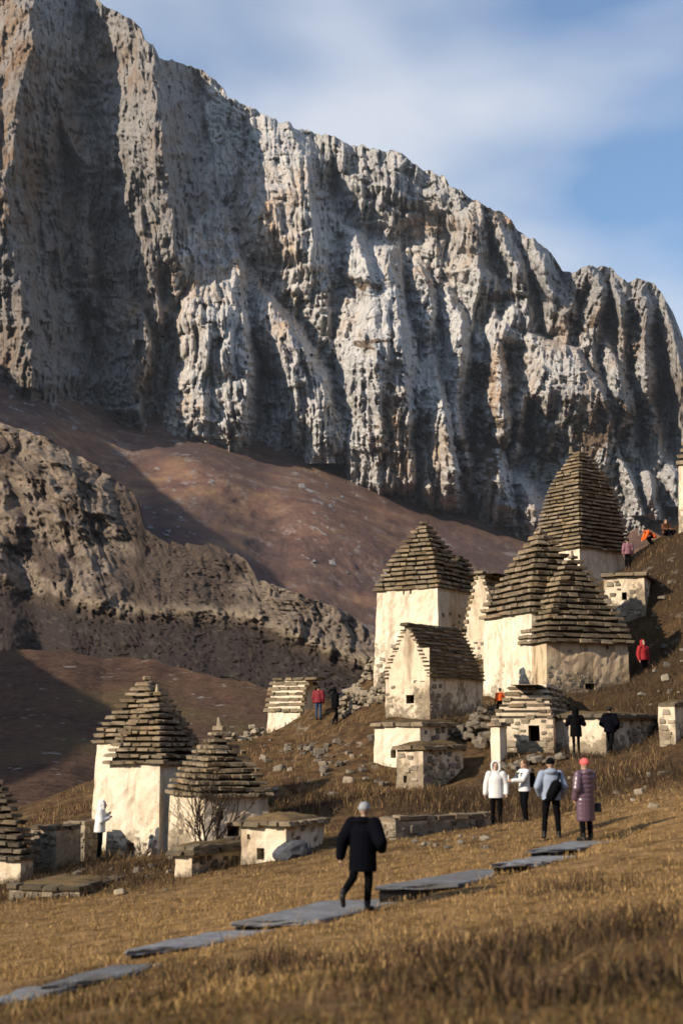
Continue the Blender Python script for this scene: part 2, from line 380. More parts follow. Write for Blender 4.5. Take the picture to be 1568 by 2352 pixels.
def ray(U, V, D):
    a = (U-784)/FPX; b = -(V-1176)/FPX
    dy = CP - b*SP
    return a/dy*D, D, (SP+b*CP)/dy*D
def mountain_mat():
    m = M('mountain_rock', 0.95, 0.05)
    a = m.attr(); r, g, b = m.sep(a)[:3]; al = m.attr(out='Alpha')
    streak = m.noise(0.07, 6, 0.65, sc=(1, 1, 0.10))
    patch = m.noise(0.012, 5, 0.6)
    speck = m.noise(0.16, 4, 0.7)
    spots = m.noise(0.10, 3, 0.6, loc=(40, 3, 9))
    grey = m.ramp(streak, [(0.26, (0.28, 0.275, 0.275)), (0.43, (0.46, 0.445, 0.43)), (0.64, (0.60, 0.575, 0.545))])
    warm = m.ramp(speck, [(0.3, (0.30, 0.19, 0.11)), (0.6, (0.56, 0.40, 0.27)), (0.8, (0.62, 0.49, 0.36))])
    wf = m.math('MULTIPLY', r, m.ramp(m.noise(0.03, 5, 0.6, sc=(1, 1, 0.4), loc=(7, 0, 0)), [(0.42, 0.15), (0.6, 1.0)]))
    rock = m.mix(wf, grey, warm)
    lines = m.noise(0.13, 4, 0.65, sc=(1, 1, 0.07))
    rock = m.mix(m.ramp(lines, [(.37, .75), (.44, 0.0)]), rock, (0.085, 0.08, 0.078))
    rock = m.mix(m.math('MULTIPLY', m.ramp(spots, [(0.60, 0.0), (0.70, 1.0)]), 0.55), rock, (0.09, 0.08, 0.07))
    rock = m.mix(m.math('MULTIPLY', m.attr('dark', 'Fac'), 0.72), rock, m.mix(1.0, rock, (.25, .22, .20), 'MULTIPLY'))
    grass = m.ramp(m.noise(0.02, 6, 0.65, sc=(1, 1, 2)), [(0.3, (0.085, 0.055, 0.048)), (0.5, (0.185, 0.108, 0.080)), (0.68, (0.30, 0.185, 0.105))])
    scrubc = m.ramp(speck, [(0.35, (0.055, 0.040, 0.026)), (0.65, (0.17, 0.105, 0.058))])
    grass = m.mix(m.ramp(m.noise(0.0045, 5, .65, loc=(1, 9, 2)), [(.42, .75), (.58, 0.0)]), grass, (.082, .060, .060))
    grass = m.mix(m.ramp(m.noise(0.03, 7, .75, sc=(1, 1, .8), loc=(4, 4, 4)), [(.56, 0.0), (.63, .6)]), grass, (.26, .23, .21))
    c = m.mix(m.ramp(al, [(0.12, 0.0), (0.35, 0.9)]), rock, scrubc)
    c = m.mix(g, c, grass)
    c = m.mix(b, c, (0.27, 0.255, 0.245))
    m.bump(m.mix(0.4, m.noise(0.2, 8, 0.85, sc=(1, 1, 0.5)), lines), .7, 7.0)
    return m.col(c)
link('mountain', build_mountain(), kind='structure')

# ================================================================== rocky hill in the middle distance
def build_rocky_hill():
    NU, NV = 430, 230
    us = np.linspace(-330, 1180, NU); tv = np.linspace(0, 1, NV)
    sk = ip(us, [(-330,690),(-150,860),(0,972),(64,990),(107,1008),(177,1045),(257,1094),(310,1137),(333,1215),(386,1246),(445,1250),(482,1249),(562,1281),(592,1330),(643,1352),(723,1376),(750,1383),(793,1404),(840,1442),(880,1480),(950,1545),(1180,1700)])
    sk = sk + fbm(us/16, us*0+2, 3, 305)*7
    VB = 1760.0
    U = np.repeat(us[None, :], NV, 0); V = sk[None, :]+(VB-sk[None, :])*tv[:, None]**1.25
    led = ip(us, [(-330,1180),(0,1340),(100,1365),(180,1388),(250,1402),(350,1406),(445,1412),(560,1418),(600,1428),(680,1472),(760,1500),(840,1530),(950,1600)])[None, :]
    led = led + fbm(us/22, us*0+5, 3, 307)[None, :]*10
    D0 = ip(us, [(-330,760),(0,900),(300,940),(600,900),(900,760),(1180,700)])[None, :]
    D1 = ip(us, [(-330,520),(0,560),(600,560),(900,560),(1180,560)])[None, :]
    D = 560 + (np.clip(1570-V, -200, 900))*0.62 - 0.09*U
    rel = V-sk[None, :]
    H = np.zeros_like(U)
    # folded rock ribs
    wu = U + fbm(U/80, V/80, 3, 311)*40 - (V-1200)*0.35
    up = sstep(-20, 30, led-V)*(0.35+0.65*np.maximum(sstep(330, 200, U), sstep(520, 640, U))*1.0)
    H += ridged(wu/62, V/190, 3, 313)**1.5*8*up + ridged(wu/20, V/70, 3, 315)**1.4*3*up + fbm(U/9, V/8, 3, 317)*.8 + blocks(wu/16, V/15, 361)*4.5*up + blocks(wu/7, V/7, 363)*3.0 + blocks(wu/4, V/4, 365)*1.4
    H += (angular(wu/70, (V+.3*U)/80, 341, 1.0, 2.2)*20 + angular(wu/28, (V+.3*U)/34, 345, 1.0, 2.2)*9 + angular(wu/11, (V+.3*U)/14, 349, 1.0, 2.0)*5)*up + fbm(U/130, V/90, 3, 319)*14 + 34*np.exp(-((U-120-.35*(V-1100))/90)**2)*sstep(1260,1160,V) - 30*np.exp(-((U-60-.2*(V-1300))/40)**2)*sstep(1200,1300,V)
    # slanting rock bands on the left knoll
    sl2 = V + 0.0 - 0.55*U + fbm(U/50, V/40, 3, 321)*26
    H += (np.abs(((sl2/62) % 1)-.5)*2)**2.2*13*sstep(330, 200, U)*sstep(1260, 1180, V)
    # rock lip
    lip = np.exp(-((V-led+8)/13)**2)*(5+3*fbm(U/30,V/30,2,309))*sstep(120, 220, U)
    H += lip
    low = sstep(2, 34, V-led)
    D = D - H + low*10
    rock = np.clip(up*(0.30+1.0*fbm(U/60, V/45, 4, 331)+1.0*sstep(480, 640, U)+0.5*np.exp(-((V-led+16)/16)**2)) + 0.55*sstep(330, 220, U)*up*sstep(-.25, .3, fbm(U/45, V/40, 3, 335)), 0, 1)
    rock = np.maximum(rock, sstep(0.30, 0.42, fbm(U/14, V/7, 3, 341))*low*0.8)
    X, Y, Z = ray(U, V, D)
    dark = np.clip(fbm(U/10, V/8, 3, 351)*2.2-0.5, 0, 1)*up*sstep(230, 300, U) + low*0.95  # scrub spots above the ledge; below it scrub with shade put into the colour
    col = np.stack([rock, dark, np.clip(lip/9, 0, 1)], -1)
    backs = [np.stack([X[0], Y[0]+dd, Z[0]+dz], -1) for dd, dz in ((250, -190), (60, -24), (14, -1))]
    P = np.concatenate([np.stack(backs), np.stack([X, Y, Z], -1)], 0)
    Cc = np.concatenate([np.repeat(col[:1], 3, 0), col], 0)
    m = M('hill_rock', 0.95, 0.05)
    r, g, b = m.sep(m.attr())[:3]
    nz1 = m.noise(0.12, 6, 0.65, sc=(1, 1, .5)); nz2 = m.noise(0.4, 5, 0.7)
    rockc = m.ramp(nz1, [(0.3, (0.11, 0.085, 0.066)), (0.5, (0.225, 0.175, 0.132)), (0.7, (0.34, 0.27, 0.205))])
    soil = m.ramp(nz2, [(0.35, (0.055, 0.043, 0.036)), (0.55, (0.105, 0.076, 0.058)), (0.72, (0.16, 0.12, 0.09))])
    c = m.mix(m.ramp(r, [(0.2, 0.0), (0.6, 1.0)]), soil, rockc)
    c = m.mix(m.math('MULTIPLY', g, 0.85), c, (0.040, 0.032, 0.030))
    c = m.mix(m.math('MULTIPLY', b, 0.8), c, (0.42, 0.33, 0.23))
    m.bump(m.mix(0.6, nz1, m.noise(0.5, 8, .82, sc=(1, 1, .7))), 1.0, 2.4)
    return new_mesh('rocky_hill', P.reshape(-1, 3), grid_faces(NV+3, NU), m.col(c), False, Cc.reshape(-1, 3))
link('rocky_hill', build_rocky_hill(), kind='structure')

# ================================================================== brown grassy hill behind the left crypts
def build_brown_hill():
    NU, NV = 300, 170
    us = np.linspace(-330, 1100, NU); tv = np.linspace(0, 1, NV)
    sk = ip(us, [(-330,1380),(-100,1470),(0,1493),(90,1492),(170,1497),(235,1512),(300,1510),(345,1514),(390,1530),(450,1543),(560,1566),(640,1590),(760,1640),(900,1720),(1100,1800)])
    sk0 = sk; sk = sk + fbm(us/30, us*0+2, 3, 405)*4
    U = np.repeat(us[None, :], NV, 0); V = sk[None, :]+(2250-sk[None, :])*tv[:, None]**1.2
    D0 = ip(us, [(-330,300),(0,330),(300,330),(640,300),(1100,260)])[None, :]
    t = (V-sk0[None, :])/500
    D = 118+(D0-118)*np.clip(1-t, 0, 1)**1.15 - np.clip(t-1, 0, 2)*20
    Xh, Yh = ray(U, V, D)[:2]
    H = fbm(Xh/30, Yh/60, 3, 411)*8 + fbm(Xh/7, Yh/15, 3, 413)*1.6 + fbm(Xh/2, Yh/4, 3, 417)*0.4
    D = D-H*np.clip(D/250, .2, 1.2)
    X, Y, Z = ray(U, V, D)
    backs = [np.stack([X[0], Y[0]+dd, Z[0]+dz], -1) for dd, dz in ((80, -30), (8, -1))]
    P = np.concatenate([np.stack(backs), np.stack([X, Y, Z], -1)], 0)
    m = M('hill_grass', 0.95, 0.05)
    n1 = m.noise(0.035, 5, 0.6); n2 = m.noise(0.5, 5, 0.7)
    c = m.ramp(n1, [(0.32, (0.036, 0.022, 0.017)), (0.5, (0.076, 0.043, 0.030)), (0.68, (0.080, 0.060, 0.028))])
    c = m.mix(m.ramp(n2, [(0.4, 0.0), (0.7, 0.55)]), c, (0.15, 0.095, 0.06))
    c = m.mix(m.ramp(m.noise(0.25, 3, 0.6, loc=(3, 8, 1)), [(0.65, 0.0), (0.70, 0.85)]), c, (0.24, 0.21, 0.18))
    m.bump(n2, 0.8, 0.8)
    return new_mesh('brown_hill', P.reshape(-1, 3), grid_faces(NV+2, NU), m.col(c), True)
link('brown_hill', build_brown_hill(), kind='structure')

# ================================================================== ridges to the left of the picture, which throw the long shadows
def build_side_ridge(name, crest, half, amp, seed, mat):
    NS, NT = 120, 60
    ts = np.linspace(0, len(crest)-1, NS); k = np.arange(len(crest))
    c = np.stack([np.interp(ts, k, [p[i] for p in crest]) for i in range(3)], -1)
    w = np.linspace(-1, 1, NT)
    X = c[:, 0][:, None] + w[None, :]*half; Y = np.repeat(c[:, 1][:, None], NT, 1)
    Z = c[:, 2][:, None] - np.abs(w)[None, :]**1.15*(half*0.95)
    Z = Z + fbm(X/(half*.5), Y/(half*.5), 4, seed)*amp*(0.25+np.abs(w))[None, :]
    return link(name, new_mesh(name, np.stack([X, Y, Z], -1).reshape(-1, 3), grid_faces(NS, NT), mat, True), kind='structure')
GRASSM = bpy.data.materials['hill_grass']
def spur_crest():
    out = [(-640, 640, 120)]
    for u, v, d in [(830,1500,1130),(740,1420,1225),(660,1335,1310),(580,1275,1370),(500,1215,1430),(420,1140,1500),(330,1060,1570),(250,965,1660),(120,915,1690),(0,872,1700),(60,640,1800),(110,470,1880)]:
        p = pt(u, v, d); x0 = -620 if d < 1690 else -620-(d-1690)*1.6; k = (p.x-x0)/-S.x
        q = p+S*k; out.append((x0, q.y, q.z))
    out.sort(key=lambda q: q[1]); l = out[-1]; out.append((l[0]-60, l[1]+160, l[2]+90)); return out
build_side_ridge('mountain_spur', spur_crest(), 300, 30, 501, bpy.data.materials['hill_rock'])
build_side_ridge('shade_hill', [(-150,80,10),(-150,110,52),(-155,200,70),(-170,300,76),(-200,420,70)], 100, 9, 507, GRASSM)  # unseen hill, added and raised to shade the lower left
# ================================================================== near hillside
GP = [(0,2352,12.5),(400,2352,11.0),(784,2352,10),(1200,2352,9.2),(1568,2352,8.5),
 (0,2200,23),(240,2230,18.5),(460,2155,20.5),(80,2285,17),(830,2095,22.5),(700,2110,22.0),(1070,2010,25.5),(1310,1942,29),(1345,1932,29.6),(1268,1926,31),(1140,1895,38.5),(1208,1890,38.5),
 (1568,1900,29),(1568,2100,15.5),(1300,2150,17.5),(1568,1800,38),(1480,1850,34),
 (870,1935,36),(1125,1890,40.5),(1000,1880,41),(620,1990,34.5),(550,2005,34.5),(420,2028,34.5),(480,2000,35),(395,1972,40),(300,1974,43.6),(364,1968,43.4),(243,1976,43.8),(205,1978,45),(230,1972,43),
 (0,2035,38.5),(100,2000,40),(60,2062,34),(300,2042,34),(160,1985,43),
 (910,1812,49),(865,1778,52.5),(1000,1800,51),(700,1800,52),(620,1860,46),(760,1830,46),(640,1692,74),(640,1702,70),(735,1684,70),(560,1714,68),(735,1668,77),(780,1668,77),(800,1660,72),(700,1720,66),(560,1740,64),(560,1685,76),
 (900,1650,57),(985,1650,56.5),(1065,1640,59),(1100,1600,66),(862,1600,70),(760,1590,72),(860,1530,76),(1000,1480,76),(1110,1600,65),(1255,1600,60.5),(1445,1568,64),(1150,1640,60),
 (1125,1748,52),(1275,1738,51),(1320,1738,50),(1400,1745,51),(1510,1724,53),(1450,1738,52.5),(1478,1560,60),(1540,1722,47),(1568,1640,50.5),(1568,1480,58),(1400,1412,68),(1520,1365,68),
 (1440,1312,77),(1500,1252,77),(1568,1210,76)]
gx = [pt(*g) for g in GP]
extra = [(-30,60,-9),(-60,60,-26),(-18,78,-6),(-16,95,-12),(-4,112,-8),(10,105,4),(20,105,11),(34,90,17),(40,60,10.5),(46,30,4.5),(30,15,1.0),(20,4,-.2),(0,0,-1.65),(-14,6,-3.4),(-20,22,-4.6),(-34,36,-9),(0,-10,-1.2),(30,-10,1.5),(-30,-10,-6),(60,110,22),(60,70,16),(60,-10,6),(-60,0,-16),(-45,100,-28),(-60,130,-40),(0,135,-20),(30,135,8),(60,135,18)]
gx += [Vector(e) for e in extra]
_px = np.array([p.x for p in gx]); _py = np.array([p.y for p in gx]); _pz = np.array([p.z for p in gx])
def _phi(r2): return 0.5*r2*np.log(np.maximum(r2, 1e-9))
_n = len(gx); _A = np.zeros((_n+3, _n+3))
_A[:_n, :_n] = _phi((_px[:, None]-_px[None])**2+(_py[:, None]-_py[None])**2) + np.eye(_n)*1.2
_A[:_n, _n:] = np.stack([np.ones(_n), _px, _py], 1); _A[_n:, :_n] = _A[:_n, _n:].T
_w = np.linalg.solve(_A, np.concatenate([_pz, np.zeros(3)]))
def gz(x, y, detail=True):
    x = np.asarray(x, float); y = np.asarray(y, float); sh = x.shape; x = x.ravel(); y = y.ravel()
    z = _w[_n] + _w[_n+1]*x + _w[_n+2]*y
    for i in range(_n): z = z + _w[i]*_phi((x-_px[i])**2+(y-_py[i])**2)
    if detail:
        far = np.clip((y-30)/25, 0, 1)
        z = z + fbm(x/2.6, y/2.6, 4, 601)*(0.05+0.20*far) + fbm(x/.5, y/.5, 2, 607)*0.03
    return z.reshape(sh)
def gz1(x, y): return float(gz(np.array([x]), np.array([y]))[0])
def on_ground(u, v, y0=3.0, y1=130.0):
    """where the line of sight through (u, v) meets the hillside"""
    ys = np.concatenate([np.arange(y0, 40, .15), np.arange(40, y1, .4)])
    d = pt(u, v, 1.0); zz = gz(d.x*ys, ys, False)
    k = np.argmax(zz > d.z*ys)
    y = ys[k] if zz[k] > d.z*ys[k] else y1
    x = d.x*y; return Vector((x, y, gz1(x, y)))
SLABS = [  # corners in the picture: left-front, right-front, right-back, left-back; a level place at depth D under the first point named
 ((-90,2322),(40,2300),(185,2262),(60,2266),16.6),
 ((95,2262),(255,2246),(385,2212),(250,2216),18.4),
 ((285,2182),(470,2168),(640,2134),(475,2140),20.4),
 ((530,2118),(735,2112),(955,2062),(740,2070),22.6),
 ((860,2036),(1050,2030),(1235,1994),(1080,1998),25.8),
 ((1125,1984),(1245,1980),(1335,1965),(1235,1966),28.0),
 ((1210,1952),(1330,1946),(1420,1930),(1310,1932),29.6),
]
SLABQ, SLABZ = [], []
for (a, b, c, d, D) in SLABS:
    mid = pt((a[0]+c[0])/2, (a[1]+c[1])/2, D); z = max(mid.z, gz1(mid.x, mid.y)+.05)
    SLABQ.append([tuple(ptz(p[0], p[1], z))[:2] for p in (a, b, c, d)]); SLABZ.append(z)
def inside(q, x, y, mar=0.10):
    r = np.ones_like(x, bool)
    for i in range(4):
        a, b = q[i], q[(i+1) % 4]; L_ = math.hypot(b[0]-a[0], b[1]-a[1])
        r &= ((b[0]-a[0])*(y-a[1])-(b[1]-a[1])*(x-a[0]))/L_ > mar
    return r
def build_ground():
    xs = np.concatenate([np.linspace(-62, -14, 40)[:-1], np.linspace(-14, 24, 330), np.linspace(24, 64, 34)[1:]])
    ys = np.concatenate([np.linspace(-14, 6, 24)[:-1], np.linspace(6, 40, 250)[:-1], np.linspace(40, 90, 230), np.linspace(90, 136, 24)[1:]])
    X, Y = np.meshgrid(xs, ys); Z = gz(X, Y)
    for q, z_ in zip(SLABQ, SLABZ):
        k_ = inside(q, X, Y, -.05); Z = np.where(k_, np.minimum(Z, z_-.08), Z)
        k_ = inside(q, X, Y, -.45) & ~k_; Z = np.where(k_, np.minimum(Z, z_+.02), Z)
    m = M('dry_grass_ground', 0.95, 0.05)
    P = m.pos()
    n1 = m.noise(0.22, 5, 0.6); n2 = m.noise(2.2, 5, 0.65); n3 = m.noise(14, 4, 0.7)
    gold = m.ramp(n2, [(0.30, (0.115, 0.064, 0.024)), (0.5, (0.30, 0.178, 0.074)), (0.70, (0.44, 0.275, 0.12))])
    brown = m.ramp(n2, [(0.32, (0.042, 0.027, 0.016)), (0.52, (0.12, 0.072, 0.035)), (0.72, (0.23, 0.145, 0.068))])
    far = m.attr('tone'); r, g, b = m.sep(far)[:3]
    c = m.mix(m.math('ADD', r, m.math('MULTIPLY', m.math('SUBTRACT', n1, .5), 0.9)), gold, brown)
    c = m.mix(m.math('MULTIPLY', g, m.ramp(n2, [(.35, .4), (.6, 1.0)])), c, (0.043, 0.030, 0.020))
    c = m.mix(m.ramp(n3, [(0.40, 0.5), (0.62, 0.0)]), c, (0.035, 0.022, 0.011))
    st = m.ramp(m.noise(1.5, 4, .7, loc=(5, 1, 2)), [(.6, 0.0), (.66, .8)])
    c = m.mix(m.math('MULTIPLY', b, st), c, (0.30, 0.26, 0.20))
    m.bump(m.mix(0.5, n2, n3), 0.9, 0.12)
    mat = m.col(c)
    x, y = X.ravel(), Y.ravel()
    r = sstep(30, 42, y + 0.25*(x+5)*0 + fbm(x/4, y/4, 3, 611)*5)
    near_ = sstep(19.5, 11.5, y+fbm(x/2.5, y/2.5, 3, 613)*5+.25*x)
    r = np.maximum(r, .75*near_)
    g = np.zeros_like(x)
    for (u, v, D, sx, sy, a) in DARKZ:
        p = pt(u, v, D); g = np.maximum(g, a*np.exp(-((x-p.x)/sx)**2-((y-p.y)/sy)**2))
    # worn verge along the steps of the path
    b = sstep(45, 55, y)*np.clip(fbm(x/5, y/5, 3, 617)+.3, 0, 1)
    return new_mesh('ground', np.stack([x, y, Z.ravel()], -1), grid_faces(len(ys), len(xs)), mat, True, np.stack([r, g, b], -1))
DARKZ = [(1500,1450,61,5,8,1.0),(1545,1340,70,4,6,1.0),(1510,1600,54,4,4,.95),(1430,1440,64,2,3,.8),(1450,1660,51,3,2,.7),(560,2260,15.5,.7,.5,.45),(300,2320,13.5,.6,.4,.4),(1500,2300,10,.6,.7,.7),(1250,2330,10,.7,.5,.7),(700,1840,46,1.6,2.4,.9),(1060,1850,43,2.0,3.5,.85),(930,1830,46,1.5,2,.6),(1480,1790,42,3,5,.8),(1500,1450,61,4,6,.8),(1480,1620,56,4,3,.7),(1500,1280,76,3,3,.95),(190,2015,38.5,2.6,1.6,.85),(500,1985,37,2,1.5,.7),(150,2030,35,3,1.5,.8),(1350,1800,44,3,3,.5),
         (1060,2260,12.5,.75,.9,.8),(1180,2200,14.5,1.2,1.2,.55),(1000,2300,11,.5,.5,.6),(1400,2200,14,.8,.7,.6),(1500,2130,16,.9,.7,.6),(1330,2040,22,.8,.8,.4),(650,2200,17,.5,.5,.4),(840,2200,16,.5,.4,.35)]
link('ground', build_ground(), kind='structure')

# ------------------------------------------------------------------ grass
def blades(name, pts, hmin, hmax, width, cols, lean=0.5, seed=1, per=1):
    rg = np.random.RandomState(seed); n = len(pts)
    ang = rg.rand(n)*2*np.pi; h = hmin+(hmax-hmin)*rg.rand(n)**1.5; ln = lean*h*(0.2+rg.rand(n)); la = rg.rand(n)*2*np.pi
    dx, dy = np.cos(ang)*width*.5, np.sin(ang)*width*.5
    b = pts
    v0 = b+np.stack([-dx, -dy, -0.02*np.ones(n)], -1); v1 = b+np.stack([dx, dy, -0.02*np.ones(n)], -1)
    mid = b+np.stack([np.cos(la)*ln*.35, np.sin(la)*ln*.35, h*.6], -1)
    v2 = mid+np.stack([dx*.7, dy*.7, 0*h], -1); v3 = mid+np.stack([-dx*.7, -dy*.7, 0*h], -1)
    v4 = b+np.stack([np.cos(la)*ln, np.sin(la)*ln, h], -1)
    V = np.stack([v0, v1, v2, v3, v4], 1).reshape(-1, 3)
    i = np.arange(n)*5
    F = np.concatenate([np.stack([i, i+1, i+2], -1), np.stack([i, i+2, i+3], -1), np.stack([i+3, i+2, i+4], -1)], 0)
    c = np.array(cols)[rg.randint(0, len(cols), n)]*(0.7+0.6*rg.rand(n))[:, None]
    C = np.repeat(c, 5, 0)
    m = M(name, 0.8, 0.1)
    return link(name, new_mesh(name, V, F, m.col(m.attr()), False, C), kind='stuff')
def build_grass():
    rg = np.random.RandomState(3)
    # short golden grass: density falls with distance
    n = 110000
    y = 8+34*rg.rand(n)**1.35; x = (rg.rand(n)*2-1)*(0.29*y+1.0)+0.9
    d = fbm(x/1.1, y/1.1, 3, 621)+.25*fbm(x/.25, y/.25, 2, 623)
    k = d+rg.rand(n)*.7 > 0.2
    for s in SLABQ:                       # none on the slabs of the path
        k &= ~inside(s, x, y)
    x, y = x[k], y[k]
    p = np.stack([x, y, gz(x, y)], -1)
    nr = rg.rand(len(x))*.7+.15 < sstep(19.5, 11.5, y+fbm(x/2.5, y/2.5, 3, 613)*5+.25*x)
    blades('brown_grass', p[nr], 0.02, 0.08, 0.012, [(.14,.085,.032),(.20,.125,.045),(.09,.055,.022),(.055,.042,.018),(.12,.09,.032)], .9, 6)
    p = p[~nr]
    blades('dry_grass', p, 0.02, 0.09, 0.012, [(.34,.21,.085),(.46,.30,.13),(.24,.14,.052),(.14,.09,.035),(.29,.19,.07)], .9, 5)
    n = 9000
    y = 8.5+26*rg.rand(n)**1.3; x = (rg.rand(n)*2-1)*(0.29*y+1.0)+0.9
    k = fbm(x/.8, y/.8, 3, 641)+rg.rand(n)*.4 > .42
    for s in SLABQ: k &= ~inside(s, x, y)
    x, y = x[k], y[k]; p = np.stack([x, y, gz(x, y)], -1)
    blades('straw_stalks', p, 0.08, 0.26, 0.010, [(.40,.27,.12),(.30,.19,.075),(.14,.09,.04),(.06,.042,.022)], 1.1, 15)
    # taller dark weeds
    P = []
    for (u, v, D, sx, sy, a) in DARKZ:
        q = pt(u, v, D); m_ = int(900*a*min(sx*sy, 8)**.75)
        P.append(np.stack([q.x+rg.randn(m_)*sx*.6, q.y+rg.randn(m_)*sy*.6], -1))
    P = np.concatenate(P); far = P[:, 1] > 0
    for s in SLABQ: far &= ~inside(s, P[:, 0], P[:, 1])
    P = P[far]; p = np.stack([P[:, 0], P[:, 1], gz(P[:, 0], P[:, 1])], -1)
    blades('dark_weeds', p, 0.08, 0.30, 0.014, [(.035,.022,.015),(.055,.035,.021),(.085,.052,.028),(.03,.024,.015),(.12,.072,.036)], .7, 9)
    # straw tufts over the middle slope
    n = 42000
    y = 40+45*rg.rand(n); x = -12+rg.rand(n)*34*(y/70)
    k = fbm(x/2.2, y/2.2, 3, 631)+rg.rand(n)*.5 > .18
    x, y = x[k], y[k]; p = np.stack([x, y, gz(x, y)], -1)
    blades('straw_grass', p, 0.08, 0.36, 0.024, [(.20,.125,.055),(.27,.175,.08),(.12,.075,.034),(.075,.048,.025)], .8, 13)
# ------------------------------------------------------------------ slabs of the stepped path
def rock_material(name, base, var, warm=(0.30, 0.22, 0.13), rough=0.9):
    m = M(name, rough, 0.1)
    n1 = m.noise(3.5, 5, .65, sc=(1, 1, 1.6)); n2 = m.noise(16, 4, .7)
    a = tuple(c*(1-var) for c in base); b = tuple(min(1, c*(1+var)) for c in base)
    c = m.ramp(n1, [(.3, a), (.5, base), (.72, b)])
    c = m.mix(m.ramp(m.noise(1.2, 4, .6, loc=(9, 2, 4)), [(.48, 0.0), (.68, .6)]), c, warm)
    t = m.n('ShaderNodeMapRange'); t.inputs[3].default_value = 0.62; t.inputs[4].default_value = 1.25
    m.l(m.rand(), t.inputs[0])
    c = m.mix(1.0, c, t.outputs[0], 'MULTIPLY')
    m.bump(m.mix(.5, n1, n2), .8, .05)
    return m.col(c)
MAT_SLAB = rock_material('path_concrete', (.19, .192, .198), .28, (.14, .12, .095))
MAT_RISER = rock_material('path_riser', (.045, .04, .034), .3, (.06, .045, .03))
def build_path():
    root = thing('stepped_path', 'grey concrete slabs stepping up the golden grass slope in a row', 'path')
    rg = random.Random(5)
    for i, (a, b, c, d, D) in enumerate(SLABS):
        z = SLABZ[i]; q = [Vector((p[0], p[1], z)) for p in SLABQ[i]]; cen = sum(q, Vector())/4
        for nm, zt_, zb_, ins, mt in (('slab', z, z-.07, 0.0, MAT_SLAB), ('riser', z-.072, z-.60, .10, MAT_RISER)):
            bm = bmesh.new()
            qq = [p+(cen-p).normalized()*ins for p in q]
            top = [bm.verts.new((p.x, p.y, zt_)) for p in qq]; bot = [bm.verts.new((p.x, p.y, zb_)) for p in qq]
            bm.faces.new(top); bm.faces.new(bot[::-1])
            for k in range(4): bm.faces.new((top[k], bot[k], bot[(k+1) % 4], top[(k+1) % 4]))
            bmesh.ops.recalc_face_normals(bm, faces=bm.faces)
            bmesh.ops.bevel(bm, geom=bm.edges[:], offset=0.02, segments=1, affect='EDGES')
            bmesh.ops.subdivide_edges(bm, edges=[e for e in bm.edges if e.calc_length() > .6], cuts=5, use_grid_fill=True)
            for v in bm.verts:
                v.co.x += rg.uniform(-.03, .03); v.co.y += rg.uniform(-.03, .03); v.co.z += rg.uniform(-.006, .006)
            me = bpy.data.meshes.new(nm); bm.to_mesh(me); bm.free(); me.materials.append(mt)
            link(nm, me, root)
build_path()
build_grass()

# ------------------------------------------------------------------ the valley and the slopes round about
def surround():
    bm_v, bm_f = [], []
    n, m_ = 64, 40
    A, Rr = np.meshgrid(np.linspace(0, 2*np.pi, n+1), np.concatenate([[50], np.geomspace(90, 3400, m_-1)]))
    X, Y = Rr*np.sin(A), Rr*np.cos(A)
    deg = np.degrees(A)
    # the near hillside goes on rising to the right; the valley lies to the left
    up = np.exp(-(((deg-100+180) % 360-180)/62)**4)
    back = np.exp(-(((deg-190+180) % 360-180)/48)**4)  # unseen ridge behind the camera, added to cut the low sky light
    Z = -62 + up*np.clip(Rr-60, 0, 900)*.46 + back*np.clip(Rr-250, 0, 1500)*.36
    Z = Z + fbm(X/160, Y/160, 4, 701)*np.clip(Rr/30, 0, 40)*(.2+up+back)
    Z = np.where(Rr < 95, -62, Z); Z = np.where(Rr > 2600, np.minimum(Z, 420), Z)
    Zf = np.where((np.abs(((deg+180) % 360)-180) < 32) & (Rr > 60), -75, Z)
    link('valley', new_mesh('valley', np.stack([X, Y, Zf], -1).reshape(-1, 3), grid_faces(m_, n+1), bpy.data.materials['hill_grass'], True), kind='structure')
surround()
# ================================================================== crypts
def plaster_material(name, base, stain, stone, grime=0.35, expose=0.3):
    m = M(name, 0.92, 0.08)
    n1 = m.noise(0.9, 5, .6); n2 = m.noise(5.0, 5, .65); n3 = m.noise(22, 4, .7)
    run = m.noise(2.6, 4, .6, sc=(1, 1, .16))
    c = m.mix(m.ramp(n1, [(.35, 0.0), (.7, .8)]), base, tuple(b*k for b, k in zip(base, (.80, .74, .66))))
    c = m.mix(m.ramp(m.noise(1.7, 5, .7, loc=(3, 7, 1), sc=(1, 1, .6)), [(.54, 0.0), (.68, .7)]), c, tuple(b*k for b, k in zip(base, (.56, .50, .42))))
    c = m.mix(m.math('MULTIPLY', m.ramp(run, [(.50, 0.0), (.72, 1.0)]), grime), c, stain)
    v = m.voro(3.4, sc=(1, 1, 1.6)); ve = m.voro(3.4, sc=(1, 1, 1.6), feature='DISTANCE_TO_EDGE')
    st = m.mix(m.ramp(ve, [(0.0, .8), (.06, 0.0)]), m.mix(n2, stone, tuple(b*.55 for b in stone)), tuple(b*.42 for b in stone))
    low = m.attr(out='Fac')                       # height on the wall, 0 foot to 1 top
    ex = m.ramp(m.math('ADD', m.math('MULTIPLY', n2, .45), m.math('ADD', m.math('MULTIPLY', n1, .75), m.math('MULTIPLY', low, -.34))), [(.62-expose*.42, 0.0), (.70-expose*.42, 1.0)])
    c = m.mix(ex, c, st)
    c = m.mix(m.ramp(n3, [(.30, .55), (.44, 0.0)]), c, stain)
    m.bump(m.mix(.5, m.mix(ex, n3, ve), n2), .7, .04)
    return m.col(c)
MAT_PLASTER = plaster_material('lime_plaster', (.84, .725, .565), (.28, .19, .11), (.46, .38, .27), .7, .20)
MAT_WORN = plaster_material('worn_plaster', (.74, .62, .46), (.20, .14, .085), (.36, .29, .20), .8, .58)
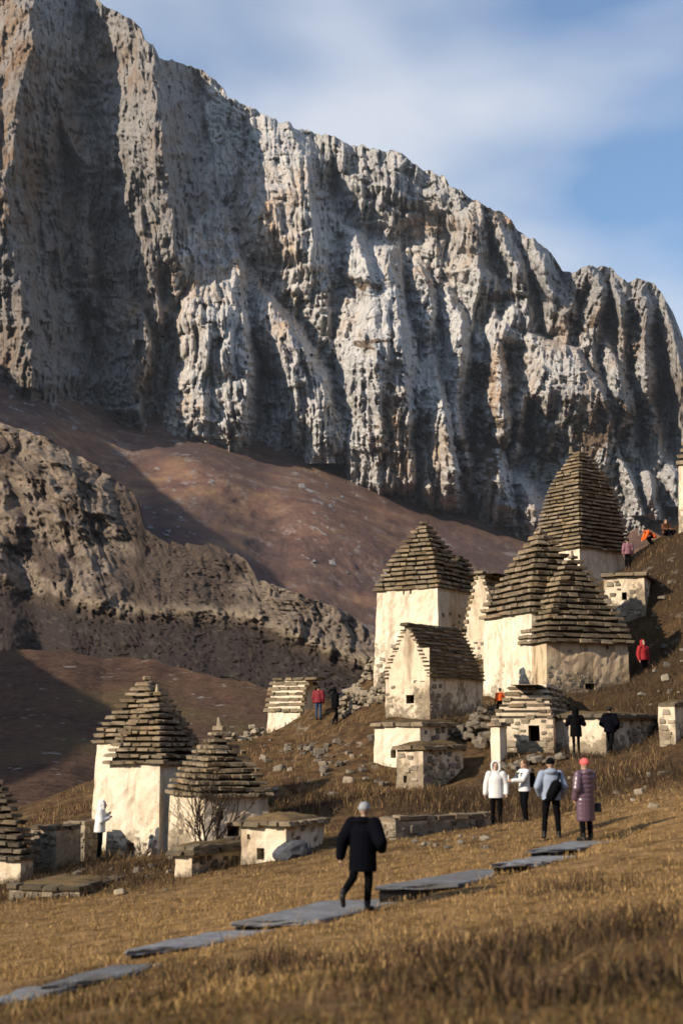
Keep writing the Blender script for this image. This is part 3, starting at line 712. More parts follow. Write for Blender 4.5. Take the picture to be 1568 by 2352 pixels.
MAT_AGED = plaster_material('aged_plaster', (.62, .485, .325), (.17, .115, .065), (.33, .26, .18), .95, .34)
MAT_STONEWALL = plaster_material('bare_stone_wall', (.44, .36, .26), (.12, .09, .06), (.30, .25, .18), .7, .95)
MAT_SLATE = rock_material('roof_slate', (.225, .178, .12), .42, (.27, .18, .09))
MAT_SLATE_DARK = rock_material('dark_roof_slate', (.12, .098, .07), .45, (.21, .145, .075))
MAT_CORE = rock_material('roof_core', (.065, .055, .042), .3, (.08, .06, .035))
MAT_STONE = rock_material('loose_stone', (.27, .225, .165), .3, (.38, .30, .19))
MAT_STONE_GREY = rock_material('grey_stone', (.165, .14, .108), .3, (.20, .155, .105))
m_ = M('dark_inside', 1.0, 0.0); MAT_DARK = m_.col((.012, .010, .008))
MAT_TURF = rock_material('roof_turf', (.13, .088, .042), .4, (.20, .125, .05))

def stone_mesh(name, seed, mat, flat=0.0):
    """an irregular block in a unit box, x and y 0..1 from the centre, about 28 faces"""
    rg = random.Random(seed); bm = bmesh.new()
    bmesh.ops.create_cube(bm, size=1.0)
    for v in bm.verts:
        v.co += Vector((rg.uniform(-.11, .11), rg.uniform(-.11, .11), rg.uniform(-.13, .13)*(1-flat)))
    bmesh.ops.bevel(bm, geom=bm.edges[:], offset=0.13 if not flat else 0.06, segments=1, affect='EDGES')
    for v in bm.verts:
        v.co += Vector((rg.uniform(-.03, .03), rg.uniform(-.03, .03), rg.uniform(-.03, .03)))
    me = bpy.data.meshes.new(name); bm.to_mesh(me); bm.free(); me.materials.append(mat); return me
SLATES = {k.name: [stone_mesh('slate', 100+i, k, .6) for i in range(8)] for k in (MAT_SLATE, MAT_SLATE_DARK)}
STONES = {k.name: [stone_mesh('stone', 200+i, k) for i in range(8)] for k in (MAT_STONE, MAT_STONE_GREY)}
def place(me, name, parent, loc, rot, sc):
    o = bpy.data.objects.new(name, me); COL.objects.link(o); o.parent = parent
    o.location = loc; o.rotation_euler = rot; o.scale = sc; return o

def box(bm, x0, x1, y0, y1, z0, z1, mi=0, taper=0.0):
    vs = [bm.verts.new(p) for p in ((x0, y0, z0), (x1, y0, z0), (x1, y1, z0), (x0, y1, z0), (x0+taper, y0+taper, z1), (x1-taper, y0+taper, z1), (x1-taper, y1-taper, z1), (x0+taper, y1-taper, z1))]
    for f in ((0, 3, 2, 1), (4, 5, 6, 7), (0, 1, 5, 4), (1, 2, 6, 5), (2, 3, 7, 6), (3, 0, 4, 7)):
        bm.faces.new([vs[i] for i in f]).material_index = mi

class Crypt:
    """a stone crypt. K: foot of its nearest corner (u, v, distance); uL, uR: where its left and right faces end in the picture;
    th: degrees its front is turned to the left of the camera; eave: height line in the picture at the corner"""
    def __init__(s, name, label, K, uL, uR, th, eave, mat=None, batter=0.05, cat='crypt', group='stone crypts on the hillside', depth=None, width=None, seed=0, foot=1.0):
        s.rg = random.Random(seed+11)
        s.th = R(th); s.mat = mat or MAT_PLASTER
        k = pt(*K); s.zb = k.z; s.K = k
        f = Vector((-math.cos(s.th), math.sin(s.th), 0)); r = Vector((math.sin(s.th), math.cos(s.th), 0))
        def solve(d, u, sign):
            lo, hi = 0.0, 14.0
            for _ in range(50):
                mid = (lo+hi)/2
                if (proj(k+d*mid)[0]-u)*sign > 0: hi = mid
                else: lo = mid
            return lo
        s.w = width or solve(f, uL, -1); s.d = depth or solve(r, uR, 1)
        s.f, s.r = f, r
        c = k+f*s.w/2+r*s.d/2
        s.zt = pt(K[0], eave, K[2]).z - s.zb            # wall height
        s.root = thing(name, label, cat, c, -s.th, group)
        s.foot = foot; s.batter = batter; s.openings = {'front': [], 'right': []}
    def face_uv(s, face, u, v):
        """picture position -> (along, up) on a face, in local metres"""
        d = pt(u, v, 1.0)
        n = -s.r if face == 'front' else -s.f
        t = n.dot(s.K)/n.dot(d); p = d*t - s.K
        a = p.dot(-s.f) + s.w/2 if face == 'front' else p.dot(s.r) - s.d/2
        return a, p.z
    def hole(s, face, u0, v0, u1, v1, deep=0.35):
        a0, z0 = s.face_uv(face, u0, v1); a1, z1 = s.face_uv(face, u1, v0)
        z0 = min(z0, z1-.12)
        s.openings[face].append((min(a0, a1), max(a0, a1), z0, z1, deep)); return s
    def walls(s):
        bm = bmesh.new(); lay = bm.verts.layers.float_color.new('tone'); w, d, H, b = s.w, s.d, s.zt, s.batter*s.zt
        rg = s.rg
        def P(face, a, z):
            k = max(0, z)/H*b
            if face == 'front': return Vector((a*(1-2*k/w), -d/2+k, z))
            if face == 'right': return Vector((w/2-k, a*(1-2*k/d), z))
            if face == 'back': return Vector((-a*(1-2*k/w), d/2-k, z))
            return Vector((-w/2+k, -a*(1-2*k/d), z))
        s.recess = []
        inn = {'front': Vector((0, 1, 0)), 'right': Vector((-1, 0, 0))}
        for face in ('front', 'right', 'back', 'left'):
            half = w/2 if face in ('front', 'back') else d/2
            ops = [o for o in s.openings.get(face, []) if o[0] > -half+.05 and o[1] < half-.05]
            step = .22 if face in ('front', 'right') else 1.0
            A = sorted(set([round(x, 4) for x in np.linspace(-half, half, max(2, int(2*half/step)+1))]))
            Zs = sorted(set([-s.foot] + [round(x, 4) for x in np.linspace(0, H, max(2, int(H/step)+1))]))
            for o in ops:
                A = [x for x in A if not (min(abs(x-o[0]), abs(x-o[1])) < .07 and abs(x) < half-.01)]+[o[0], o[1]]
                Zs = [x for x in Zs if not (min(abs(x-o[2]), abs(x-o[3])) < .07 and -.9*s.foot < x < H-.01)]+[o[2], o[3]]
            A = sorted(A); Zs = sorted(Zs); grid = {}
            for i, a in enumerate(A):
                for j, z in enumerate(Zs):
                    p = P(face, a, z)
                    edge = i in (0, len(A)-1) or j in (0, len(Zs)-1)
                    if not edge:
                        q = rg.uniform(-.022, .022)
                        if face in ('front', 'back'): p.y += q
                        else: p.x += q
                    else:
                        hh = math.sin(z*5.1+s.K.x*3)*.018+math.sin(z*11.3)*.010
                        if i in (0, len(A)-1): p.x *= 1+hh/max(w, .5); p.y *= 1+hh/max(d, .5)
                    vtx = bm.verts.new(p); t = max(0, min(1, z/H)); vtx[lay] = (t, t, t, 1); grid[i, j] = vtx
            for i in range(len(A)-1):
                for j in range(len(Zs)-1):
                    ca, cz = (A[i]+A[i+1])/2, (Zs[j]+Zs[j+1])/2
                    if any(o[0] < ca < o[1] and o[2] < cz < o[3] for o in ops): continue
                    bm.faces.new((grid[i, j], grid[i+1, j], grid[i+1, j+1], grid[i, j+1]))
            for (a0, a1, z0, z1, deep) in ops:
                rim = [P(face, a0, z0), P(face, a1, z0), P(face, a1, z1), P(face, a0, z1)]
                wv_ = rim+[p+inn[face]*deep for p in rim]
                s.recess.append((wv_, [(q, q+4, (q+1) % 4+4, (q+1) % 4) for q in range(4)], [(4, 5, 6, 7)]))
        # closed top
        k = b; vs = [bm.verts.new(p) for p in ((-w/2+k, -d/2+k, H-.004), (w/2-k, -d/2+k, H-.004), (w/2-k, d/2-k, H-.004), (-w/2+k, d/2-k, H-.004))]
        bm.faces.new(vs)
        bmesh.ops.remove_doubles(bm, verts=bm.verts, dist=.0008)
        me = bpy.data.meshes.new('wall'); bm.to_mesh(me); bm.free(); me.materials.append(s.mat); me.materials.append(MAT_DARK)
        s.wall = link('wall', me, s.root)
        for vs_, sides_, back_ in s.recess:              # each opening: its reveal and the dark behind it
            w_o = link('window', new_mesh('window', vs_, sides_, s.mat), s.root)
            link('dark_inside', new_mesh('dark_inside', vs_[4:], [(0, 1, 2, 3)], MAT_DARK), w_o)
        return s
    def roof(s, apex, n, fx=.11, fy=.11, power=1.0, over=.16, slate=.58, mat=None, gable=None, sides=('front', 'right'), z0=None, height=None, cap=True, thick=.56, rec=.19, ragged=0.0, corewall=False, length=None):
        mat = mat or MAT_SLATE; rg = s.rg; lib = SLATES[mat.name]
        b = s.batter*s.zt; zt = s.zt if z0 is None else z0
        cw = s.root.location
        if height is None:
            # apex line in the picture, taken above the middle of the crypt
            hgt = pt(0, apex, cw.y).z - s.zb - zt
        else: hgt = height
        h = hgt/n
        hx0, hy0 = s.w/2-b, s.d/2-b
        ox = over; oy = over
        def half(i):
            t = i/float(n); k = 1-(t**power)
            return (hx0+ox)*(fx+(1-fx)*k), (hy0+oy)*(fy+(1-fy)*k)
        bm = bmesh.new()
        gm = 0
        slots = []
        if gable: rec = over+.02
        for i in range(n):
            hx, hy = half(i); nx, ny = half(i+1); z = zt+i*h
            cx = (hx-rec if gable else nx-rec) if gable != 'x' else hx0-.0
            cy = (hy-rec if gable else ny-rec) if gable != 'y' else hy0-.0
            cx, cy = max(cx, .05), max(cy, .05)
            box(bm, -cx, cx, -cy, cy, z, z+h+.002*(i % 2), 1 if gable or corewall else 0)
            # a plain course under the single slates, set back from their edges; it is what the far sides show
            sx, sy = (hx-.05, hy-.05)
            if gable == 'y': sy = hy0-.04; sx = cx-.03
            if gable == 'x': sx = hx0-.04; sy = cy-.03
            box(bm, -max(sx, .06), max(sx, .06), -max(sy, .06), max(sy, .06), z+.012, z+h*thick*.8, 0)
            slots.append((z, hx, hy, max(hx-cx, .2)+.10 if not gable else over+.12, max(hy-cy, .2)+.10 if not gable else over+.12))
        me = bpy.data.meshes.new('roof'); bm.to_mesh(me); bm.free(); at_ = me.color_attributes.new('tone', 'FLOAT_COLOR', 'POINT'); at_.data.foreach_set('color', np.ones(len(me.vertices)*4, dtype=np.float32)); me.materials.append(MAT_CORE if mat != MAT_SLATE_DARK or True else mat); me.materials.append(s.mat)
        rf = link('roof', me, s.root); s.roof_o = rf; cnt = 0
        for i, (z, hx, hy, dx, dy) in enumerate(slots):
            wav = rg.uniform(-.012, .012); w_a, w_p = rg.uniform(.008, .02), rg.uniform(0, 6)
            def run(L0, L1, put):
                x = L0
                while x < L1-.02:
                    l = slate*rg.uniform(.6, 1.45)
                    if L1-x-l < slate*.4: l = L1-x
                    put(x, min(l, L1-x)); x += l
            def put_x(sign):
                def q(x, l):
                    nonlocal cnt
                    if ragged and rg.random() < ragged: return
                    dep = dy*rg.uniform(.95, 1.1); out = rg.uniform(-.03, .035)
                    yc = sign*(hy+out-dep/2)
                    place(rg.choice(lib), 'slate', rf, (x+l/2, yc, z+h*thick/2+wav+w_a*math.sin(w_p+x*2.2)+rg.uniform(-.012, .012)), (rg.uniform(-.05, .05)-sign*.05, rg.uniform(-.03, .03), rg.uniform(-.06, .06)), (l*.985, dep, h*thick*rg.uniform(.84, 1.16))); cnt += 1
                return q
            def put_y(sign):
                def q(y, l):
                    nonlocal cnt
                    if ragged and rg.random() < ragged: return
                    dep = dx*rg.uniform(.95, 1.1); out = rg.uniform(-.03, .035)
                    xc = sign*(hx+out-dep/2)
                    place(rg.choice(lib), 'slate', rf, (xc, y+l/2, z+h*thick/2+wav+w_a*math.sin(w_p+y*2.2)+rg.uniform(-.012, .012)), (rg.uniform(-.03, .03), rg.uniform(-.05, .05)+sign*.05, rg.uniform(-.06, .06)), (dep, l*.985, h*thick*rg.uniform(.84, 1.16))); cnt += 1
                return q
            e = .10 if gable else 0
            if 'front' in sides and gable != 'y': run(-hx-e, hx+e, put_x(-1))
            if 'back' in sides and gable != 'y': run(-hx-e, hx+e, put_x(1))
            if 'right' in sides and gable != 'x': run(-hy0-.05 if gable else -hy+dy*.5, hy0+.05 if gable else hy+e, put_y(1))
            if 'left' in sides and gable != 'x': run(-hy0-.05 if gable else -hy-e, hy0+.05 if gable else hy+e, put_y(-1))
        s.top = zt+hgt; s.nslates = cnt
        if cap:
            hx, hy = half(n)
            if gable == 'y':
                y = -hy0-.2
                while y < hy0+.1:
                    l = rg.uniform(.4, .8); place(rg.choice(lib), 'ridge_stone', rf, (rg.uniform(-.03, .03), y+l/2, s.top+.04), (rg.uniform(-.04, .04), 0, rg.uniform(-.05, .05)), (max(.42, 2.2*hx), l, .13)); y += l
            elif gable == 'x':
                x = -hx0-.1
                while x < hx0+.1:
                    l = rg.uniform(.4, .8); place(rg.choice(lib), 'ridge_stone', rf, (x+l/2, rg.uniform(-.03, .03), s.top+.04), (0, rg.uniform(-.04, .04), rg.uniform(-.05, .05)), (l, max(.42, 2.2*hy), .14)); x += l
            else:
                place(rg.choice(lib), 'cap_stone', rf, (0, 0, s.top+.04), (0, 0, rg.uniform(0, 1)), (max(.26, 1.9*hx), max(.26, 1.9*hy), .12))
        return s
    def finial(s, h=.35, r=.10, at=(0, 0), tilt=0.06):
        bm = bmesh.new(); bmesh.ops.create_cone(bm, cap_ends=True, segments=7, radius1=r, radius2=r*.45, depth=h)
        for v in bm.verts: v.co.x += s.rg.uniform(-.02, .02); v.co.y += s.rg.uniform(-.02, .02)
        me = bpy.data.meshes.new('finial'); bm.to_mesh(me); bm.free(); me.materials.append(MAT_STONE)
        o = link('finial', me, s.roof_o, (at[0], at[1], s.top+h/2+.08)); o.rotation_euler = (tilt, tilt, 0); return s
    def stones(s, face, n, size=(.18, .36), zr=(0, 1), ar=(-1, 1), mat=None, proud=.04, dens=None):
        """single stones showing through the plaster, kept from lying over each other"""
        lib = STONES[(mat or MAT_STONE).name]; rg = s.rg; half = (s.w if face == 'front' else s.d)/2; put = []
        tries = 0
        while len(put) < n and tries < n*14:
            tries += 1
            l = rg.uniform(*size); hh = l*rg.uniform(.45, .8)
            a = rg.uniform(ar[0]*half+l*.5, ar[1]*half-l*.5); z = rg.uniform(zr[0]*s.zt+.05, zr[1]*s.zt-hh*.5)
            if any(abs(a-q[0]) < (l+q[2])*.5 and abs(z-q[1]) < (hh+q[3])*.5 for q in put): continue
            if any(o[0]-l*.6 < a < o[1]+l*.6 and o[2]-hh*.6 < z < o[3]+hh*.6 for o in s.openings[face]): continue
            put.append((a, z, l, hh)); k = z/s.zt*s.batter*s.zt
            dep = .3
            if face == 'front': place(rg.choice(lib), 'stone', s.wall, (a*(1-2*k/s.w), -s.d/2+k+dep/2-proud, z), (0, rg.uniform(-.12, .12), 0), (l, dep, hh))
            else: place(rg.choice(lib), 'stone', s.wall, (s.w/2-k-dep/2+proud, a*(1-2*k/s.d), z), (rg.uniform(-.12, .12), 0, 0), (dep, l, hh))
        return s
    def turf(s, bump=.22, over=.05):
        """earth and grass lying on a flat top"""
        nx, ny = 14, 10; b = s.batter*s.zt; hx, hy = s.w/2-b+over, s.d/2-b+over
        X, Y = np.meshgrid(np.linspace(-hx, hx, nx), np.linspace(-hy, hy, ny))
        e = np.clip(np.minimum(hx-np.abs(X), hy-np.abs(Y))/.5, 0, 1)
        Z = s.top - .06 + bump*np.sqrt(e) + fbm(X*2+s.K.x, Y*2, 3, 5)*.08*e
        o = link('turf', new_mesh('turf', np.stack([X, Y, Z], -1).reshape(-1, 3), grid_faces(ny, nx), MAT_TURF, True), s.root); return s

# ---- the tall tower left of the middle, and the lower one behind its right shoulder
c = Crypt('crypt_tower', 'tall pale crypt tower with a stepped slate pyramid roof, standing above the gabled hut', (1008,1530,70), 858, 1092, 34, 1348, batter=.035, seed=1)
c.hole('front', 921, 1352, 925, 1366, .15).hole('front', 938, 1350, 942, 1364, .15).walls().roof(1203, 14, power=1.28).stones('right', 14, zr=(.0, .9)).stones('front', 10, zr=(0, .3))
c = Crypt('crypt_tower', 'lower stepped roof peeping out behind the right shoulder of the tall pale tower', (1064,1530,74), 1010, 1104, 34, 1350, batter=.035, seed=2)
c.walls().roof(1278, 7, power=1.4, fx=.42, fy=.42, mat=MAT_SLATE_DARK, cap=False)
# ---- tall narrow gable behind the double-roofed crypt
c = Crypt('gabled_crypt', 'narrow whitewashed gable with stepped edges, half hidden behind the joined crypts', (1146,1545,69), 1062, 1190, 32, 1470, mat=MAT_WORN, batter=.02, seed=3, depth=2.4)
c.hole('front', 1103, 1443, 1108, 1468, .3).walls().roof(1322, 11, fx=.22, fy=1, power=1.35, over=.13, gable='y', sides=('right', 'left'), slate=.6).stones('front', 26, size=(.14, .3)).turf(.05)
# ---- double roofed crypt: the higher block and the broad lower block joined to its right
c = Crypt('crypt_tower', 'higher left half of the joined pair of crypts, with the taller stepped slate roof', (1222,1602,61.2), 1109, 1394, 68, 1405, batter=.02, seed=4)
c.walls().roof(1226, 13, power=1.28, over=.2).finial(.22, .08)
c = Crypt('crypt_tower', 'broad lower right half of the joined pair of crypts, with a wide stepped slate roof', (1256,1606,60), 1200, 1446, 70, 1474, mat=MAT_AGED, batter=.012, seed=5)
c.hole('right', 1392, 1484, 1398, 1491, .12).hole('right', 1343, 1570, 1366, 1584, .5).walls().roof(1282, 15, power=1.28, over=.22).stones('right', 26, zr=(0, .5), ar=(-1, .1), size=(.16, .34), proud=.015).stones('right', 8, zr=(.3, 1), proud=.012).finial(.26, .09)
# ---- beehive tower at the top right
c = Crypt('beehive_tower', 'tall beehive shaped slate tower at the top right with two small finials', (1332,1345,76), 1316, 1438, 52, 1256, batter=.03, seed=6, width=2.9)
c.walls().roof(1044, 25, power=2.3, over=.22, fx=.2, fy=.2, slate=.60, thick=.56, rec=.18).finial(.34, .12, (.1, .1)).finial(.42, .14, (-.42, -.3))
# ---- low crypt with one window under the beehive tower
c = Crypt('low_crypt', 'low flat roofed stone crypt with one small window below the beehive tower', (1482,1412,67), 1386, 1560, 20, 1322, mat=MAT_WORN, batter=.02, seed=7)
c.hole('front', 1427, 1360, 1438, 1378, .35).walls().roof(0, 1, height=.18, fx=1, fy=1, over=.2, cap=False, thick=.9, slate=.6).turf().stones('front', 16).stones('right', 30, size=(.2, .4))
# ---- tower cut by the right edge of the picture
c = Crypt('crypt_tower', 'bright pale tower cut off by the right edge of the picture', (1650,1215,74), 1557, 1720, 30, 1060, batter=.03, seed=8)
c.walls().roof(930, 10, power=1.25)
# ---- gabled hut with the square window
c = Crypt('gabled_crypt', 'steep whitewashed gabled hut with a square black window and dark slate roof', (987,1662,56.5), 885, 1108, 38, 1556, mat=MAT_WORN, batter=.0, seed=9)
c.hole('front', 930, 1596, 950, 1616, .4).hole('front', 932, 1490, 937, 1512, .12).walls().roof(1444, 14, fx=.16, fy=1, power=1.25, over=.15, gable='y', sides=('right', 'left'), slate=.5, mat=MAT_SLATE_DARK, thick=.4).stones('front', 26, size=(.14, .30), proud=.012).stones('right', 12, ar=(-1, -.55))
# ---- two flat roofed crypts stacked below it
c = Crypt('low_crypt', 'flat roofed plastered crypt forming the ledge the gabled hut stands on', (966,1800,52.5), 857, 1070, 30, 1668, mat=MAT_PLASTER, batter=.02, seed=10)
c.hole('front', 896, 1720, 908, 1741, .3).walls().roof(0, 1, height=.16, fx=1, fy=1, over=.14, cap=False, thick=.9, slate=.5).turf(.15).stones('right', 34, size=(.2, .42), mat=MAT_STONE_GREY)
c = Crypt('low_crypt', 'small flat roofed crypt with thick turf and a low slit, in front of the ledge', (972,1815,49.2), 909, 1066, 32, 1722, mat=MAT_WORN, batter=.03, seed=11)
c.hole('front', 926, 1782, 933, 1798, .25).walls().roof(0, 1, height=.16, fx=1, fy=1, over=.16, cap=False, thick=.9, slate=.45).turf(.2).stones('right', 30, size=(.22, .42)).stones('front', 6)
# ---- small hut with a stepped roof by the two walkers
c = Crypt('stepped_hut', 'small hut with a stepped slab roof beside the two people in red and black', (690,1692,74), 612, 736, 26, 1634, mat=MAT_PLASTER, batter=.04, seed=12)
c.hole('right', 706, 1626, 720, 1646, .4).walls().roof(1562, 6, fx=1, fy=.42, power=1.0, over=.12, gable='x', sides=('front', 'back'), slate=.6, thick=.6).stones('right', 8)
# ---- pair of towers on the left
c = Crypt('crypt_tower', 'rear half of the left pair of towers, its higher stepped roof showing behind', (345,1960,46.2), 206, 450, 30, 1706, batter=.03, seed=13)
c.walls().roof(1560, 11, power=1.25)
c = Crypt('crypt_tower', 'front half of the left pair of towers, tall smooth sunlit wall with low doorway', (364,1972,43.6), 243, 462, 27, 1754, batter=.012, seed=14)
c.hole('front', 291, 1936, 309, 1962, .35).walls().roof(1596, 12, power=1.25, over=.18, slate=.36).stones('front', 22, zr=(0, .25), size=(.1, .24), proud=.02).finial(.26, .07)
# ---- hut beside them, behind the bare shrub
c = Crypt('crypt_hut', 'squat crypt with a stepped pyramid roof behind the bare shrub', (466,1990,40.5), 384, 618, 66, 1832, mat=MAT_WORN, batter=.02, seed=15)
c.hole('right', 498, 1862, 514, 1884, .1).hole('right', 522, 1896, 552, 1922, .5).walls().roof(1676, 11, power=1.25, over=.14, slate=.34).stones('front', 10, zr=(0, .5)).stones('right', 18, zr=(0, .6)).finial(.28, .07)
# ---- low crypts in front of it
c = Crypt('low_crypt', 'low whitewashed crypt with a tiny doorway under a thick turf roof', (656,2000,35.2), 553, 740, 24, 1898, mat=MAT_PLASTER, batter=.0, seed=16)
c.hole('front', 590, 1948, 606, 1974, .4).hole('front', 568, 1916, 574, 1922, .12).walls().roof(0, 1, height=.13, fx=1, fy=1, over=.16, cap=False, thick=.9, slate=.34).turf(.18).stones('right', 14)
c = Crypt('low_crypt', 'half sunk crypt with a heavy dark slab roof below the bare shrub', (440,2035,35), 401, 552, 28, 1966, mat=MAT_WORN, batter=.0, seed=17)
c.walls().roof(0, 2, height=.26, fx=.8, fy=.9, over=.18, cap=False, thick=.8, slate=.5, mat=MAT_SLATE_DARK).turf(.12).stones('right', 16, mat=MAT_STONE_GREY)
# ---- hut cut by the left edge
c = Crypt('crypt_hut', 'dark roofed hut cut off by the left edge of the picture', (46,2045,39), -96, 74, 24, 1974, mat=MAT_WORN, batter=.0, seed=18)
c.walls().roof(1800, 11, power=1.25, slate=.4, mat=MAT_SLATE_DARK)
# ---- ruined crypt with the black window, and the long one right of it
c = Crypt('ruined_crypt', 'ruined crypt with a collapsed stepped roof and a large black window', (1272,1752,52), 1127, 1330, 16, 1650, mat=MAT_WORN, batter=.01, seed=19)
c.hole('front', 1213, 1666, 1238, 1702, .5).walls().roof(1576, 6, fx=.62, fy=.5, over=.0, cap=False, slate=.4, ragged=.42, thick=.55, rec=.05, corewall=True, sides=('front', 'right', 'left')).stones('front', 40, size=(.18, .4), proud=.03).turf(-.02, -.6)
c = Crypt('low_crypt', 'long low crypt with two bright plastered panels behind the two dark figures', (1392,1745,51.5), 1276, 1520, 38, 1648, mat=MAT_WORN, batter=.0, seed=20)
c.walls().roof(0, 1, height=.15, fx=1, fy=1, over=.2, cap=False, thick=.9, slate=.7, mat=MAT_SLATE_DARK).turf(.15).stones('right', 36, size=(.2, .42))
c = Crypt('low_crypt', 'low plastered crypt at the right edge with a bright rough left wall', (1552,1740,47.5), 1514, 1680, 40, 1622, mat=MAT_WORN, batter=.0, seed=21)
c.walls().roof(0, 1, height=.14, fx=1, fy=1, over=.05, cap=False, thick=.9, slate=.5).turf(.2).stones('front', 12, size=(.2, .36))
# ---- small pillars and walls
c = Crypt('stone_pillar', 'short whitewashed pillar standing alone in the grass beside the turf roofed crypt', (728,1935,37.5), 706, 742, 40, 1892, mat=MAT_PLASTER, batter=-.06, cat='pillar', group='whitewashed pillars', seed=22, foot=.6)
c.walls().roof(0, 1, height=.09, fx=1, fy=1, over=.07, cap=False, thick=.9, slate=.3)
c = Crypt('stone_pillar', 'narrow whitewashed pillar at the left end of the ruined crypt', (1148,1752,51.2), 1127, 1164, 30, 1668, mat=MAT_PLASTER, batter=.0, cat='pillar', group='whitewashed pillars', seed=23, foot=.6)
c.walls().roof(0, 1, height=.14, fx=1, fy=1, over=.1, cap=False, thick=.9, slate=.4)
c = Crypt('stone_wall', 'long low stone wall beside the white coated woman, its left end sunlit', (908,1946,36), 866, 1126, 52, 1888, mat=MAT_STONEWALL, batter=.02, cat='wall', group='low stone walls', seed=24)
c.walls().roof(0, 1, height=.12, fx=1, fy=1, over=.03, cap=False, thick=1.0, slate=.5).stones('front', 7).stones('right', 46, size=(.2, .42), mat=MAT_STONE_GREY)
c = Crypt('stone_wall', 'broken stub of stone wall left of the hooded figure in white', (194,1990,43), 138, 210, 22, 1896, mat=MAT_STONEWALL, batter=.05, cat='wall', group='low stone walls', seed=25, depth=1.0)
c.walls().roof(0, 1, height=.12, fx=.9, fy=.9, over=.02, cap=False, thick=1.0, slate=.35).stones('front', 26, size=(.14, .32)).stones('right', 8)
c = Crypt('stone_wall', 'sunken foundation wall in the shade at the lower left', (182,2072,33.8), 22, 350, 14, 2046, mat=MAT_STONEWALL, batter=.0, cat='wall', group='low stone walls', seed=26, depth=2.4)
c.walls().roof(0, 1, height=.10, fx=1, fy=1, over=.08, cap=False, thick=1.0, slate=.45, mat=MAT_SLATE_DARK).turf(.12).stones('front', 14)
c = Crypt('stone_wall', 'dark ruined wall in the shade between the left edge hut and the broken stub', (128,2008,40.6), 66, 150, 24, 1908, mat=MAT_STONEWALL, batter=.02, cat='wall', group='low stone walls', seed=27, depth=1.2)
c.walls().roof(0, 1, height=.12, fx=.95, fy=.95, over=.02, cap=False, thick=1.0, slate=.35, mat=MAT_SLATE_DARK).stones('front', 20, size=(.14, .32), mat=MAT_STONE_GREY)
# ================================================================== people
def cloth(name, c, rough=.75, spec=.25):
    m = M(name, rough, spec); n = m.noise(18, 3, .6)
    k = m.mix(m.ramp(n, [(.3, .35), (.7, 0.0)]), c, tuple(x*.6 for x in c))
    m.bump(n, .25, .02); return m.col(k)
SKIN = cloth('skin', (.46, .29, .20), .6); EYE = cloth('eye_dark', (.02, .015, .012), .3); LIP = cloth('lip', (.36, .15, .12), .6)
BLACK = cloth('black_cloth', (.004, .004, .005), .9, .05); NAVY = cloth('navy_cloth', (.003, .0035, .006), .9, .04); JEANS = cloth('blue_jeans', (.03, .055, .11))
WHITE = cloth('white_cloth', (.74, .72, .70)); FUR = cloth('white_fur', (.80, .78, .75), .95); BLUE = cloth('pale_blue_cloth', (.27, .32, .42)); PINK = cloth('plum_puffer', (.125, .075, .10), .30, .6)
CORAL = cloth('coral_knit', (.80, .14, .13)); GREYK = cloth('grey_knit', (.30, .31, .33)); RED = cloth('red_cloth', (.34, .02, .025)); MAROON = cloth('maroon_cloth', (.20, .018, .028))
ORANGE = cloth('orange_cloth', (.85, .13, .02)); HAIR = cloth('brown_hair', (.10, .05, .022)); DHAIR = cloth('dark_hair', (.02, .014, .01)); STRIPE = cloth('rose_knit', (.26, .12, .14)); BROWNC = cloth('brown_cloth', (.10, .035, .015)); SHOE = cloth('shoe_leather', (.015, .014, .013), .5)
ICO = {}
def ico(n):
    if n not in ICO:
        b = bmesh.new(); bmesh.ops.create_icosphere(b, subdivisions=n, radius=1); ICO[n] = [v.co.copy() for v in b.verts]; b.free()
    return ICO[n]
def hull(bm, pts):
    vs = [bm.verts.new(p) for p in pts]
    r = bmesh.ops.convex_hull(bm, input=vs)
    bad = [g for g in set(r['geom_interior']+r['geom_unused']) if isinstance(g, bmesh.types.BMVert)]
    if bad: bmesh.ops.delete(bm, geom=bad, context='VERTS')
def cap(bm, a, b, r0, r1, n=2, sx=1.0):
    a, b = Vector(a), Vector(b)
    hull(bm, [a+p*r0 for p in ico(n)]+[b+p*r1 for p in ico(n)])
def ell(bm, c, r, n=2, rot=None):
    c = Vector(c); q = []
    for p in ico(n):
        v = Vector((p.x*r[0], p.y*r[1], p.z*r[2]))
        if rot is not None: v = rot @ v
        q.append(c+v)
    hull(bm, q)
def band(bm, rings):
    """solid through flattened rings (centre, half width, half depth)"""
    for (c0, a0, b0), (c1, a1, b1) in zip(rings[:-1], rings[1:]):
        pts = []
        for c, a, b in ((c0, a0, b0), (c1, a1, b1)):
            for k in range(14):
                t = 2*math.pi*k/14; pts.append(Vector(c)+Vector((a*math.cos(t), b*math.sin(t), 0)))
        hull(bm, pts)
JOBS = []
def solid(name, bm, mat, parent, vox, smooth=6):
    me = bpy.data.meshes.new(name); bm.to_mesh(me); bm.free()
    o = bpy.data.objects.new(name, me); COL.objects.link(o); o.parent = parent
    md = o.modifiers.new('r', 'REMESH'); md.mode = 'VOXEL'; md.voxel_size = vox*1.3 if name not in ('body', 'phone') else vox; md.use_smooth_shade = True
    ms = o.modifiers.new('s', 'SMOOTH'); ms.factor = .5; ms.iterations = smooth
    JOBS.append((o, mat)); return o
def flush():
    dg = bpy.context.evaluated_depsgraph_get()
    new = [(o, bpy.data.meshes.new_from_object(o.evaluated_get(dg)), m) for o, m in JOBS]
    for o, me, m in new:
        o.modifiers.clear(); o.data = me; me.name = o.name
        me.materials.clear(); me.materials.append(m)
        me.polygons.foreach_set('use_smooth', np.ones(len(me.polygons), dtype=bool))
    JOBS.clear()
